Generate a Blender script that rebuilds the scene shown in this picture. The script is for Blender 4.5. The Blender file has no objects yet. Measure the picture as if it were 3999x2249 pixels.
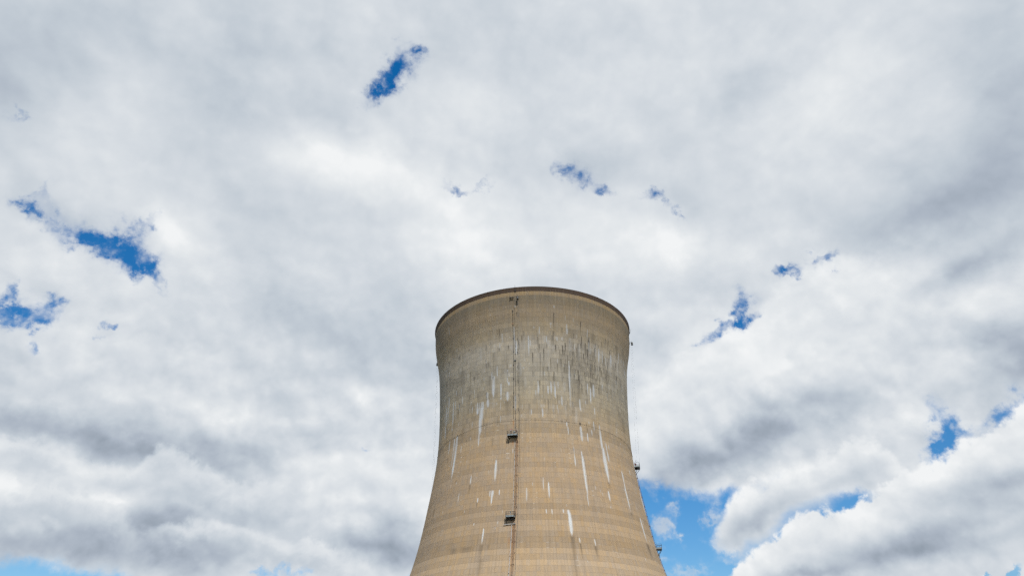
import bpy, bmesh, math, random
import numpy as np
from mathutils import Matrix, Vector

# ---------------------------------------------------------------- camera
scene = bpy.context.scene
COURSE = 1.45                     # height of one formwork lift of the tower, metres
TOWER_Y = 148.79 * COURSE         # distance from the camera to the tower axis
EYE = 1.65
RIM_Z = 78.30 * COURSE + EYE      # height of the tower rim
cam_data = bpy.data.cameras.new('camera')
cam = bpy.data.objects.new('camera', cam_data)
scene.collection.objects.link(cam)
cam_data.sensor_width = 36.0
cam_data.lens = 24.0
cam_data.clip_start = 0.5
cam_data.clip_end = 20000.0
cam.matrix_world = (Matrix.Translation((0, 0, EYE)) @ Matrix.Rotation(math.radians(1.877), 4, 'Z')
                    @ Matrix.Rotation(math.radians(90 + 31.936), 4, 'X') @ Matrix.Rotation(math.radians(-0.171), 4, 'Z'))
scene.camera = cam
scene.view_settings.view_transform = 'Standard'
scene.view_settings.look = 'None'
scene.view_settings.exposure = 0.0
scene.view_settings.gamma = 1.0
scene.cycles.max_bounces = 6
scene.cycles.use_denoising = False

# ---------------------------------------------------------------- sun (behind the camera, fairly high)
SUN_EL, SUN_AZ = 46.0, 166.0      # azimuth clockwise from +Y
sun_data = bpy.data.lights.new('sun', 'SUN')
sun_data.energy = 4.1
sun_data.angle = math.radians(1.0)
sun_data.color = (1.0, 0.95, 0.88)
sun = bpy.data.objects.new('sun', sun_data)
scene.collection.objects.link(sun)
_az, _el = math.radians(SUN_AZ), math.radians(SUN_EL)
sun.rotation_euler = Vector((math.sin(_az) * math.cos(_el), math.cos(_az) * math.cos(_el), math.sin(_el))).to_track_quat('Z', 'Y').to_euler()
sun.location = (0, -80, 120)


# ---------------------------------------------------------------- node helper
class NT:
    def __init__(self, tree):
        self.t = tree
        self.n = tree.nodes
        self.l = tree.links

    def put(self, sock, v):
        if v is None:
            return
        if isinstance(v, bpy.types.NodeSocket):
            self.l.new(v, sock)
        else:
            sock.default_value = v

    def node(self, kind, **kw):
        nd = self.n.new(kind)
        for k, v in kw.items():
            setattr(nd, k, v)
        return nd

    def math(self, op, a, b=None, c=None, clamp=False):
        nd = self.node('ShaderNodeMath', operation=op, use_clamp=clamp)
        for i, v in enumerate((a, b, c)):
            self.put(nd.inputs[i], v)
        return nd.outputs[0]

    def vec(self, op, a, b=None, c=None, out=0):
        nd = self.node('ShaderNodeVectorMath', operation=op)
        self.put(nd.inputs[0], a)
        self.put(nd.inputs[1], b)
        if c is not None:
            self.put(nd.inputs[2], c)
        return nd.outputs[out]

    def scale(self, a, s):
        nd = self.node('ShaderNodeVectorMath', operation='SCALE')
        self.put(nd.inputs[0], a)
        self.put(nd.inputs['Scale'], s)
        return nd.outputs[0]

    def comb(self, x, y, z):
        nd = self.node('ShaderNodeCombineXYZ')
        for i, v in enumerate((x, y, z)):
            self.put(nd.inputs[i], v)
        return nd.outputs[0]

    def sep(self, v):
        nd = self.node('ShaderNodeSeparateXYZ')
        self.put(nd.inputs[0], v)
        return nd.outputs

    def noise(self, vec, scale, detail=4.0, rough=0.5, dist=0.0, lac=2.0, color=False, kind='FBM'):
        nd = self.node('ShaderNodeTexNoise', noise_dimensions='3D', noise_type=kind, normalize=True)
        self.put(nd.inputs['Vector'], vec)
        for k, v in (('Scale', scale), ('Detail', detail), ('Roughness', rough), ('Distortion', dist), ('Lacunarity', lac)):
            self.put(nd.inputs[k], v)
        return nd.outputs['Color' if color else 'Fac']

    def voronoi(self, vec, scale, detail=2.0, rough=0.5, smooth=0.6):
        nd = self.node('ShaderNodeTexVoronoi', voronoi_dimensions='3D', feature='SMOOTH_F1', normalize=True)
        self.put(nd.inputs['Vector'], vec)
        for k, v in (('Scale', scale), ('Detail', detail), ('Roughness', rough), ('Smoothness', smooth)):
            self.put(nd.inputs[k], v)
        return nd.outputs['Distance']

    def ramp(self, x, a, b, lo=0.0, hi=1.0, smooth=True):
        nd = self.node('ShaderNodeMapRange', interpolation_type='SMOOTHSTEP' if smooth else 'LINEAR', clamp=True)
        for k, v in (('Value', x), ('From Min', a), ('From Max', b), ('To Min', lo), ('To Max', hi)):
            self.put(nd.inputs[k], v)
        return nd.outputs['Result']

    def mix(self, f, a, b, mode='MIX'):
        nd = self.node('ShaderNodeMix', data_type='RGBA', blend_type=mode)
        self.put(nd.inputs['Factor'], f)
        self.put(nd.inputs[6], a)
        self.put(nd.inputs[7], b)
        return nd.outputs[2]

    def mixf(self, f, a, b):
        nd = self.node('ShaderNodeMix', data_type='FLOAT')
        self.put(nd.inputs[0], f)
        self.put(nd.inputs[2], a)
        self.put(nd.inputs[3], b)
        return nd.outputs[0]

    def colors(self, x, stops, interp='EASE'):
        nd = self.node('ShaderNodeValToRGB')
        cr = nd.color_ramp
        cr.interpolation = interp
        while len(cr.elements) < len(stops):
            cr.elements.new(0.5)
        for el, (p, c) in zip(cr.elements, stops):
            el.position = p
            el.color = (*c, 1.0)
        self.put(nd.inputs[0], x)
        return nd.outputs[0]

    def curve(self, x, pts):
        nd = self.node('ShaderNodeFloatCurve')
        cm = nd.mapping
        cm.use_clip = False
        cv = cm.curves[0]
        pts = sorted(pts)
        while len(cv.points) < len(pts):
            cv.points.new(0.5, 0.5)
        for pt, (a, b) in zip(cv.points, pts):
            pt.location = (a, b)
            pt.handle_type = 'AUTO'
        cm.update()
        self.put(nd.inputs['Value'], x)
        return nd.outputs[0]


def lin(r, g, b):
    def f(c):
        c /= 255.0
        return c / 12.92 if c <= 0.04045 else ((c + 0.055) / 1.055) ** 2.4
    return (f(r), f(g), f(b))


# ---------------------------------------------------------------- sky: clear blue behind a broken cloud deck
# every entry: azimuth, elevation, half width, half height, tilt (degrees), strength
HOLES = [
    (-16.26, 48.28, 2.16, 1.0, 40.0, 0.99), (-17.35, 46.82, 1.31, 0.52, 26.0, 0.68), (-13.82, 50.58, 0.73, 0.42, 20.0, 0.54), (-15.29, 49.37, 3.02, 1.5, 36.0, 0.36),
    (-43.68, 30.68, 1.09, 0.55, 4.0, 0.9), (-44.44, 30.97, 0.95, 0.66, -4.0, 0.54), (-43.28, 32.47, 0.61, 0.48, -62.0, 0.5), (-41.09, 31.04, 1.66, 1.18, -15.0, 0.29),
    (-39.64, 29.59, 1.01, 0.57, 11.0, 0.72), (-37.83, 30.26, 2.26, 0.8, 7.0, 0.77), (-36.18, 29.9, 1.66, 0.97, -19.0, 0.85), (-34.67, 29.1, 0.96, 0.58, -20.0, 0.72),
    (-33.54, 28.01, 0.65, 0.39, -70.0, 0.5), (-35.25, 32.58, 0.64, 0.48, 43.0, 0.59), (-36.39, 30.91, 3.15, 1.79, -4.0, 0.27), (-42.87, 23.86, 1.43, 0.49, -68.0, 1.08),
    (-42.39, 23.59, 0.94, 0.85, -46.0, 0.72), (-40.66, 24.4, 1.54, 1.04, 41.0, 0.54), (-40.01, 25.12, 0.72, 0.52, 47.0, 0.5), (-40.58, 23.51, 0.77, 0.38, 15.0, 0.59),
    (-35.46, 24.65, 0.42, 0.39, -37.0, 0.68), (-36.15, 23.5, 0.28, 0.22, 6.0, 0.41), (-39.57, 21.85, 0.86, 0.44, -68.0, 0.32), (-47.31, 36.39, 1.37, 0.33, 15.0, 0.27),
    (4.4, 41.64, 1.13, 0.67, -12.0, 0.41), (6.09, 41.04, 2.22, 1.03, -16.0, 0.3), (6.35, 40.31, 0.7, 0.56, -22.0, 0.47), (8.29, 39.73, 0.92, 0.55, -30.0, 0.4),
    (13.1, 38.54, 0.98, 0.65, 9.0, 0.85), (15.06, 37.12, 1.16, 0.33, -48.0, 0.47), (-8.43, 40.03, 1.66, 0.36, -12.0, 0.47), (-5.09, 40.26, 1.09, 0.32, 20.0, 0.45),
    (24.1, 30.51, 0.78, 0.44, -11.0, 0.92), (26.16, 30.93, 0.56, 0.38, 14.0, 0.76), (27.31, 30.65, 0.59, 0.52, -1.0, 0.71), (28.3, 30.87, 0.5, 0.46, 16.0, 0.36),
    (19.18, 28.18, 1.47, 0.5, 82.0, 0.99), (19.84, 27.59, 0.8, 0.39, 18.0, 0.63), (16.65, 26.37, 1.08, 0.55, 33.0, 0.85), (18.36, 27.12, 0.99, 0.39, 19.0, 0.59),
    (19.73, 29.37, 1.54, 0.79, -9.0, 0.36), (31.29, 16.09, 2.6, 0.81, 78.0, 1.13), (30.89, 14.67, 1.16, 0.78, 65.0, 0.79), (32.98, 16.46, 0.98, 0.6, 6.0, 0.59),
    (36.27, 17.4, 1.34, 0.95, 62.0, 0.94), (35.18, 16.83, 0.97, 0.56, 16.0, 0.59), (23.29, 12.43, 1.82, 0.59, 23.0, 0.81), (21.53, 11.45, 1.32, 0.55, 32.0, 0.81),
    (19.98, 10.75, 1.32, 0.63, 37.0, 0.72), (18.38, 9.77, 1.75, 0.8, 41.0, 0.81), (16.49, 8.8, 1.93, 0.81, 16.0, 0.72), (-14.31, 18.12, 0.79, 0.28, -15.0, 0.34),
    (-19.66, 8.65, 1.87, 0.38, 2.0, 0.63), (-41.45, 30.17, 1.21, 0.54, -17.0, 0.42), (-39.3, 30.6, 1.67, 0.51, 8.0, 0.38), (-41.37, 23.9, 1.2, 0.71, 14.0, 0.4),
    (-43.0, 31.83, 1.1, 0.53, -21.0, 0.36), (-34.77, 30.3, 1.51, 0.47, -61.0, 0.36),
]
WISPS = [
    (10.34, 12.2, 1.05, 0.75, 2.0, 0.95), (11.71, 11.61, 0.73, 0.4, -1.0, 0.8), (11.04, 13.48, 0.62, 0.47, 3.0, 0.75), (15.68, 12.32, 1.49, 1.24, 10.0, 0.95),
    (14.63, 11.06, 1.06, 0.62, 0.0, 0.85), (15.77, 9.87, 1.03, 0.49, -1.0, 0.75), (13.97, 12.87, 0.93, 0.39, 24.0, 0.5), (17.55, 14.34, 1.05, 0.78, 32.0, 0.6),
    (9.59, 15.05, 0.92, 0.75, -24.0, 0.6), (11.89, 9.01, 1.47, 0.44, -2.0, 0.75), (9.64, 10.22, 0.67, 0.4, 0.0, 0.5), (32.34, 16.04, 0.81, 0.38, 69.0, 0.3),
    (18.68, 11.26, 1.76, 0.48, 15.0, 0.6),
]
SHADE = [
    (-49.65, 38.34, 6.54, 3.95, 27.0, -0.26), (-49.71, 43.09, 9.53, 2.37, 28.0, -0.14), (-40.32, 40.49, 6.33, 3.39, 3.0, 0.06), (-32.96, 43.01, 5.61, 4.4, -89.0, -0.12),
    (-23.6, 44.38, 8.26, 1.84, 11.0, -0.1), (-21.42, 40.83, 7.22, 2.37, -1.0, 0.28), (-14.2, 40.22, 6.61, 1.96, -9.0, 0.1), (-6.89, 46.66, 10.76, 2.8, 2.0, 0.1),
    (26.6, 44.86, 5.71, 1.66, 7.0, -0.18), (34.41, 42.98, 5.42, 1.72, 0.0, 0.1), (43.55, 35.72, 6.9, 3.6, 81.0, -0.26), (38.66, 32.76, 4.68, 3.01, 7.0, -0.18),
    (27.31, 39.35, 4.27, 3.03, -11.0, 0.08), (33.4, 31.73, 5.94, 1.44, 2.0, -0.24), (37.68, 27.45, 5.03, 1.01, 11.0, -0.28), (37.39, 25.06, 3.87, 1.18, 10.0, 0.1),
    (37.59, 21.02, 2.48, 2.22, 41.0, -0.4), (12.77, 35.47, 7.71, 2.63, -15.0, 0.16), (-6.3, 36.01, 6.55, 3.64, 2.0, 0.16), (6.6, 33.77, 11.84, 1.99, -4.0, 0.12),
    (14.13, 34.31, 2.29, 1.46, -6.0, 0.14), (-16.74, 26.02, 8.09, 3.21, -4.0, -0.26), (-23.61, 28.98, 4.12, 1.88, -9.0, -0.1), (-13.0, 30.96, 6.05, 2.96, 4.0, -0.12),
    (-31.53, 31.79, 4.2, 2.41, -14.0, 0.12), (-33.99, 31.76, 1.81, 1.22, -68.0, 0.1), (-41.76, 27.54, 5.29, 1.19, -13.0, 0.12), (-27.29, 24.86, 4.65, 2.45, 9.0, 0.08),
    (-28.55, 20.23, 8.82, 1.3, -3.0, 0.16), (-38.67, 16.55, 4.01, 1.27, -1.0, -0.36), (-32.55, 16.41, 6.08, 1.24, -2.0, -0.3), (-24.26, 17.24, 4.97, 1.63, 11.0, -0.22),
    (-20.94, 19.11, 4.75, 1.2, -4.0, -0.16), (-38.04, 13.71, 0.75, 0.63, -21.0, 0.3), (-31.7, 13.5, 3.0, 0.74, -21.0, 0.2), (-30.83, 12.71, 1.23, 0.32, -19.0, 0.22),
    (-37.78, 11.97, 1.75, 0.7, 6.0, -0.22), (-27.9, 12.16, 3.41, 1.26, -24.0, -0.2), (-22.87, 13.45, 3.28, 1.37, -15.0, -0.14), (-34.68, 9.52, 4.64, 1.11, -1.0, -0.42),
    (-26.53, 9.85, 5.98, 1.43, -8.0, -0.4), (-29.47, 11.07, 3.41, 1.02, -6.0, -0.22), (-34.72, 11.15, 1.58, 0.31, -32.0, 0.18), (-15.42, 11.78, 4.93, 1.25, -9.0, -0.34),
    (-11.92, 10.76, 3.42, 1.25, -8.0, -0.34), (-15.83, 17.25, 2.89, 1.52, 2.0, 0.14), (-17.07, 14.76, 3.79, 1.16, -15.0, 0.14), (-19.35, 10.17, 4.12, 0.54, -8.0, 0.1),
    (-24.18, 11.52, 3.16, 0.42, -13.0, 0.2), (-20.83, 15.22, 3.66, 1.15, -5.0, -0.1), (-28.35, 10.77, 0.85, 0.34, -33.0, 0.16), (10.96, 22.11, 2.04, 1.27, -3.0, 0.28),
    (15.37, 23.11, 5.05, 2.49, 17.0, 0.14), (21.36, 24.8, 4.88, 2.73, 15.0, 0.18), (10.98, 26.14, 2.84, 1.46, -4.0, -0.14), (28.38, 27.12, 5.5, 1.46, 11.0, 0.08),
    (18.24, 17.83, 7.52, 1.75, 15.0, -0.32), (12.26, 15.94, 5.11, 1.19, 6.0, -0.36), (26.27, 19.98, 7.58, 1.68, 10.0, -0.2), (13.79, 17.65, 5.14, 1.02, 5.0, -0.12),
    (6.98, 41.3, 3.88, 1.29, -4.0, -0.14), (16.03, 37.95, 3.42, 1.32, -24.0, -0.12), (-39.46, 31.01, 4.52, 1.4, -2.0, -0.12), (-40.94, 25.47, 2.97, 1.11, 17.0, -0.1),
]
FRONT_SHADE = [
    (32.84, 12.83, 3.61, 1.01, 8.0, -0.34), (28.6, 10.1, 6.05, 1.3, 10.0, -0.4), (27.23, 9.21, 5.01, 0.61, 5.0, -0.2), (20.58, 8.51, 3.47, 0.47, -3.0, -0.4),
    (29.69, 11.65, 3.27, 0.64, 9.0, 0.1), (32.05, 10.47, 1.63, 0.52, 5.0, 0.16), (18.37, 12.55, 3.57, 0.93, 15.0, -0.36), (23.48, 13.75, 2.9, 0.52, 22.0, -0.1),
]
FRONT_GAPS = [
    (32.77, 7.88, 1.37, 0.48, 12.0, 0.9), (30.76, 7.56, 1.62, 0.27, 6.0, 0.5),
]
RIGHT_CROWN = [(-1.51, 18.64), (7.44, 19.65), (8.93, 20.83), (10.88, 22.76), (12.83, 24.34), (15.09, 25.38), (16.52, 25.68), (18.41, 26.53), (20.33, 27.5), (22.74, 28.98), (24.66, 29.85), (26.78, 30.25), (28.71, 30.14), (31.96, 28.64), (35.48, 26.39), (39.51, 23.38)]
LEFT_CROWN = [(-45.02, 12.75), (-41.55, 14.41), (-39.56, 15.1), (-37.8, 15.43), (-35.77, 15.2), (-34.22, 14.64), (-33.04, 14.54), (-32.06, 14.73), (-31.1, 15.09), (-30.57, 15.58), (-29.75, 16.11), (-28.95, 16.22), (-27.73, 15.87), (-26.51, 15.52), (-24.91, 14.84), (-22.49, 14.49), (-20.68, 14.35), (-18.78, 13.91), (-15.93, 13.35), (-7.97, 12.46)]
CENTRE_CROWN = [(-31.01, 11.05), (-20.39, 12.78), (-18.25, 14.38), (-17.4, 15.93), (-16.48, 17.26), (-15.26, 17.84), (-13.59, 17.54), (-11.92, 17.32), (-9.64, 17.88), (-7.61, 17.63), (-4.89, 17.22), (5.15, 16.32)]
LOW_LEFT_CROWN = [(-43.64, 9.28), (-38.34, 11.64), (-37.13, 12.06), (-36.07, 12.39), (-35.52, 12.54), (-35.04, 12.14), (-33.71, 11.79), (-32.65, 11.52), (-31.53, 11.12), (-30.12, 10.61), (-27.6, 9.91), (-22.54, 9.05), (-13.75, 8.04)]
LOW_CROWN = [(-37.0, 7.73), (-31.68, 9.05), (-28.61, 10.75), (-27.69, 11.31), (-26.46, 11.8), (-24.87, 12.1), (-23.14, 11.96), (-21.32, 11.45), (-19.45, 10.81), (-17.0, 10.2), (-13.91, 9.42), (-10.83, 8.95), (-1.58, 8.18)]
SHEET_BASE = [(-45.05, 8.21), (-40.38, 8.43), (-37.27, 8.53), (-35.07, 8.58), (-32.63, 8.2), (-29.36, 7.79), (-26.88, 6.99), (-13.68, 7.5), (-3.14, 10.46), (5.04, 14.79), (8.43, 16.24), (11.5, 15.03), (13.89, 14.28), (16.06, 14.47), (19.15, 14.92), (21.9, 14.2), (24.41, 13.09), (27.93, 11.6), (33.41, 8.48), (38.84, 5.7)]
MID_TOP = [(9.83, 2.26), (13.43, 9.5), (14.5, 11.54), (15.5, 13.0), (16.93, 14.25), (18.07, 14.73), (19.52, 15.23), (21.04, 15.45), (22.64, 16.07), (24.18, 16.5), (25.35, 16.63), (26.64, 16.29), (27.45, 15.33), (28.37, 13.96), (29.45, 12.47), (30.46, 10.28), (31.03, 6.33)]
MID_BASE = [(9.83, 2.26), (14.06, 11.57), (15.12, 10.8), (16.82, 10.56), (18.59, 10.8), (20.47, 11.67), (22.3, 12.34), (24.13, 13.06), (25.89, 13.6), (27.5, 13.67), (29.6, 12.98), (30.78, 11.26), (31.03, 6.33)]
FRONT_TOP = [(12.41, 4.73), (14.91, 7.93), (16.26, 9.08), (17.55, 9.88), (18.93, 10.42), (19.58, 11.19), (20.61, 11.66), (22.15, 11.72), (23.57, 11.94), (24.45, 12.2), (25.57, 12.9), (26.72, 13.22), (28.03, 13.68), (29.47, 14.21), (30.51, 14.27), (31.28, 14.74), (32.62, 15.4), (34.37, 16.24), (35.44, 16.56), (36.34, 16.71), (39.34, 17.19)]


def build_sky():
    w = bpy.data.worlds.new('World')
    scene.world = w
    w.use_nodes = True
    t = NT(w.node_tree)
    t.n.clear()
    out = t.node('ShaderNodeOutputWorld')
    bg = t.node('ShaderNodeBackground')
    t.l.new(bg.outputs[0], out.inputs[0])

    sky = t.node('ShaderNodeTexSky', sky_type='NISHITA')
    sky.sun_disc = False
    sky.sun_elevation = math.radians(SUN_EL)
    sky.sun_rotation = math.radians(SUN_AZ)
    sky.altitude = 100.0
    sky.air_density = 1.0
    sky.dust_density = 0.35
    sky.ozone_density = 2.2
    SKY_STRENGTH = 0.15
    blue = t.node('ShaderNodeHueSaturation')
    blue.inputs['Saturation'].default_value = 1.42
    t.l.new(sky.outputs[0], blue.inputs['Color'])

    d = t.node('ShaderNodeTexCoord').outputs['Generated']
    x, y, z = t.sep(d)
    az = t.math('MULTIPLY', t.math('ARCTAN2', x, y), 180 / math.pi)
    el = t.math('MULTIPLY', t.math('ARCSINE', z), 180 / math.pi)
    t.put(blue.inputs['Value'], t.ramp(el, 6.0, 50.0, SKY_STRENGTH * 0.72, SKY_STRENGTH * 1.12, smooth=False))
    # coordinates for the cloud texture, a little flattened as a deck seen from below is
    q = t.comb(x, y, t.math('MULTIPLY', z, 1.15))

    # ragged warp shared by all outlines
    wn = t.vec('SUBTRACT', t.noise(q, 9.0, 6.0, 0.60, color=True), (0.5, 0.5, 0.5))
    wx, wy, _ = t.sep(wn)
    wx2, wy2, _ = t.sep(t.vec('SUBTRACT', t.noise(d, 34.0, 5.0, 0.62, color=True), (0.5, 0.5, 0.5)))
    aw = t.math('MULTIPLY_ADD', wx2, 4.2, t.math('MULTIPLY_ADD', wx, 3.0, az))
    ew = t.math('MULTIPLY_ADD', wy2, 3.6, t.math('MULTIPLY_ADD', wy, 2.4, el))
    wide = t.vec('SUBTRACT', t.noise(q, 3.2, 3.0, 0.45, color=True), (0.5, 0.5, 0.5))
    vx, vy, _ = t.sep(wide)
    as_ = t.math('MULTIPLY_ADD', vx, 6.0, t.math('MULTIPLY_ADD', wx, 4.5, az))
    es_ = t.math('MULTIPLY_ADD', vy, 4.0, t.math('MULTIPLY_ADD', wy, 3.6, el))

    def blobs(a, e, table):
        P = t.comb(a, e, 1.0)
        acc = None
        for (ca, ce, ra, rb, ang, amp) in table:
            c, s = math.cos(math.radians(ang)), math.sin(math.radians(ang))
            u = t.vec('DOT_PRODUCT', P, (c / ra, s / ra, -(c * ca + s * ce) / ra), out=1)
            v = t.vec('DOT_PRODUCT', P, (-s / rb, c / rb, -(-s * ca + c * ce) / rb), out=1)
            l2 = t.math('MULTIPLY_ADD', u, u, t.math('MULTIPLY', v, v))
            g = t.math('POWER', 0.3679, l2)
            acc = t.math('MULTIPLY', g, amp) if acc is None else t.math('MULTIPLY_ADD', g, amp, acc)
        return acc

    def edge(a, pts):
        f = lambda p: ((p[0] + 60) / 120, p[1] / 60)
        n = t.math('MULTIPLY_ADD', a, 1 / 120, 0.5)
        return t.math('MULTIPLY', t.curve(n, [(0.0, pts[0][1] / 60)] + [f(p) for p in pts] + [(1.0, pts[-1][1] / 60)]), 60.0)

    # fine structure
    fine = t.math('SUBTRACT', t.noise(d, 26.0, 7.0, 0.62, 0.3), 0.5)
    fine2 = t.math('SUBTRACT', t.noise(d, 85.0, 4.0, 0.6), 0.5)
    mid = t.math('SUBTRACT', t.noise(q, 4.0, 6.0, 0.52, 0.1), 0.5)
    dw = t.vec('ADD', t.vec('MULTIPLY', d, (1.0, 1.0, 1.2)), t.scale(wn, 0.055))
    UP = (0.010, 0.0, 0.020)                 # light comes from above and behind
    heap = t.voronoi(dw, 7.5, 3.5, 0.55, 0.8)
    heaps = t.math('SUBTRACT', t.voronoi(t.vec('ADD', dw, UP), 7.5, 3.5, 0.55, 0.8), heap)
    heap = t.math('SUBTRACT', 0.42, heap)
    curl = t.noise(q, 17.0, 5.0, 0.56)
    curls = t.math('SUBTRACT', curl, t.noise(t.vec('ADD', q, (0.006, 0.0, 0.011)), 17.0, 5.0, 0.56))
    puff = t.math('SUBTRACT', 0.42, t.voronoi(t.vec('ADD', d, t.scale(wn, 0.02)), 26.0, 3.0, 0.6, 0.5))
    lowness = t.ramp(el, 36.0, 16.0)
    lumps = t.math('MULTIPLY_ADD', curls, 0.38, t.math('MULTIPLY', heaps, 1.6))

    def cloud(s):
        return t.colors(s, [(0.0, lin(148, 159, 172)), (0.22, lin(172, 182, 195)), (0.46, lin(194, 203, 212)),
                            (0.68, lin(213, 219, 225)), (0.86, lin(228, 232, 235)), (1.0, lin(242, 244, 245))], 'LINEAR')

    # --- the deck
    s0 = t.math('MULTIPLY_ADD', blobs(as_, es_, SHADE), t.math('MULTIPLY_ADD', lowness, -0.12, 1.25), 0.61)
    s0 = t.math('MULTIPLY_ADD', mid, t.math('MULTIPLY_ADD', lowness, 0.30, 0.42), s0)
    s0 = t.math('MULTIPLY_ADD', lumps, t.math('MULTIPLY_ADD', lowness, 0.75, 0.55), s0)
    s0 = t.math('MULTIPLY_ADD', heap, t.math('MULTIPLY_ADD', lowness, 0.30, 0.32), s0)
    s0 = t.math('MULTIPLY_ADD', fine, 0.05, s0, clamp=True)

    def crown(s, top, span, soft, depth, fade, hi, lo):
        te = edge(az, top)
        b = t.math('MULTIPLY_ADD', heap, 4.0, t.math('MULTIPLY', fine, 3.0))
        b = t.math('MULTIPLY_ADD', wy, 1.6, b)
        dd = t.math('ADD', t.math('SUBTRACT', te, el), b)
        m = t.math('MULTIPLY', t.ramp(dd, -soft * 0.4, soft), t.ramp(dd, fade * 0.25, fade, 0.9, 0.0))
        m = t.math('MULTIPLY', m, t.math('MULTIPLY', t.ramp(as_, span[0] - 2.5, span[0] + 2.5), t.ramp(as_, span[1] - 2.5, span[1] + 2.5, 1.0, 0.0)))
        sh = t.math('MULTIPLY_ADD', heap, 0.20, t.ramp(dd, 0.0, depth, hi, lo))
        sh = t.math('MULTIPLY_ADD', lumps, 0.85, sh)
        return t.mixf(m, s, t.math('MULTIPLY_ADD', mid, 0.25, sh))
    s0 = crown(s0, RIGHT_CROWN, (10.0, 31.0), 1.2, 5.0, 7.0, 0.90, 0.68)
    s0 = crown(s0, LEFT_CROWN, (-50.0, -20.0), 0.8, 2.6, 3.6, 0.84, 0.42)
    s0 = crown(s0, CENTRE_CROWN, (-19.0, -6.0), 1.1, 3.5, 5.0, 0.82, 0.60)
    s0 = crown(s0, LOW_LEFT_CROWN, (-50.0, -30.0), 0.6, 1.8, 2.8, 0.82, 0.36)
    s0 = crown(s0, LOW_CROWN, (-28.0, -12.0), 0.7, 1.8, 2.8, 0.84, 0.38)
    h = blobs(aw, ew, HOLES)
    below = t.math('SUBTRACT', edge(as_, SHEET_BASE), es_)
    low = t.ramp(below, -0.9, 1.3)
    h = t.math('ADD', h, low)
    h = t.math('SUBTRACT', h, blobs(aw, ew, WISPS))
    # the deck breaks up behind the viewer, where the sun stands in the clear
    h = t.math('ADD', h, t.ramp(t.math('MULTIPLY_ADD', wx, 0.8, y), 0.12, -0.15, 0.0, 0.62))
    rag = t.math('MULTIPLY_ADD', fine2, 1.0, t.math('MULTIPLY', fine, 2.8))
    veil = t.math('MULTIPLY', t.ramp(h, 0.03, 0.75), t.math('MULTIPLY_ADD', fine, 1.2, 0.36), clamp=True)
    rag = t.math('MULTIPLY', rag, t.ramp(h, 0.02, 0.30))
    h = t.math('MULTIPLY_ADD', rag, t.math('MULTIPLY_ADD', low, -0.5, 1.15), t.math('MULTIPLY', t.math('MINIMUM', h, 1.15), 1.2))
    h = t.math('MULTIPLY_ADD', low, 0.5, h)
    gap = t.math('MAXIMUM', t.ramp(h, 0.04, 1.60), veil)
    col = t.mix(gap, cloud(s0), blue.outputs[0])

    # --- nearer cumulus rows, each with a crisp crown and a grey base
    front_shade = blobs(as_, es_, FRONT_SHADE)

    def row(col, top, base, puff_amp, soft, depth, hi, lo, gaps=None):
        te = edge(az, top)
        b = t.math('MULTIPLY_ADD', heap, puff_amp, t.math('MULTIPLY', fine, 2.6))
        b = t.math('MULTIPLY_ADD', puff, 2.4, b)
        b = t.math('MULTIPLY_ADD', fine2, 1.0, b)
        b = t.math('MULTIPLY_ADD', wy, 1.6, b)
        dd = t.math('ADD', t.math('SUBTRACT', te, el), b)
        m = t.ramp(dd, -soft * 0.35, soft)
        if base:
            m = t.math('MULTIPLY', m, t.ramp(t.math('SUBTRACT', es_, edge(as_, base)), -0.7, 0.9))
        if gaps:
            g = t.math('MULTIPLY_ADD', fine, 0.5, blobs(aw, ew, gaps))
            m = t.math('MULTIPLY', m, t.ramp(g, 0.3, 0.75, 1.0, 0.0))
        s = t.ramp(dd, 0.0, depth, hi, lo)
        s = t.math('ADD', s, front_shade)
        s = t.math('MULTIPLY_ADD', heap, 0.25, s)
        s = t.math('MULTIPLY_ADD', puff, 0.42, s)
        s = t.math('MULTIPLY_ADD', lumps, 1.15, s)
        s = t.math('MULTIPLY_ADD', mid, 0.35, s)
        s = t.math('MULTIPLY_ADD', fine, 0.20, s, clamp=True)
        return t.mix(m, col, cloud(s))
    col = row(col, MID_TOP, MID_BASE, 3.2, 0.8, 3.0, 0.84, 0.56)
    col = row(col, FRONT_TOP, None, 3.6, 0.45, 4.5, 0.85, 0.56, FRONT_GAPS)
    t.l.new(col, bg.inputs['Color'])
    bg.inputs['Strength'].default_value = 1.0


build_sky()
scene.world.cycles.sampling_method = 'MANUAL'
scene.world.cycles.sample_map_resolution = 256
scene.cycles.use_adaptive_sampling = True
scene.cycles.adaptive_threshold = 0.03
scene.cycles.adaptive_min_samples = 12

# ---------------------------------------------------------------- helpers for objects
COL = scene.collection


def link(name, mesh, mat=None, parent=None):
    o = bpy.data.objects.new(name, mesh)
    COL.objects.link(o)
    if mat:
        mesh.materials.append(mat)
    if parent:
        o.parent = parent
    return o


def thing(name, label, cat, group=None, loc=(0, 0, 0), rz=0.0):
    o = bpy.data.objects.new(name, None)
    COL.objects.link(o)
    o.empty_display_size = 0.5
    o.location = loc
    o.rotation_euler = (0, 0, rz)
    tag(o, label, cat, group)
    return o


def tag(o, label=None, cat=None, group=None, kind=None):
    for k, v in (('label', label), ('category', cat), ('group', group), ('kind', kind)):
        if v:
            o[k] = v


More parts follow.
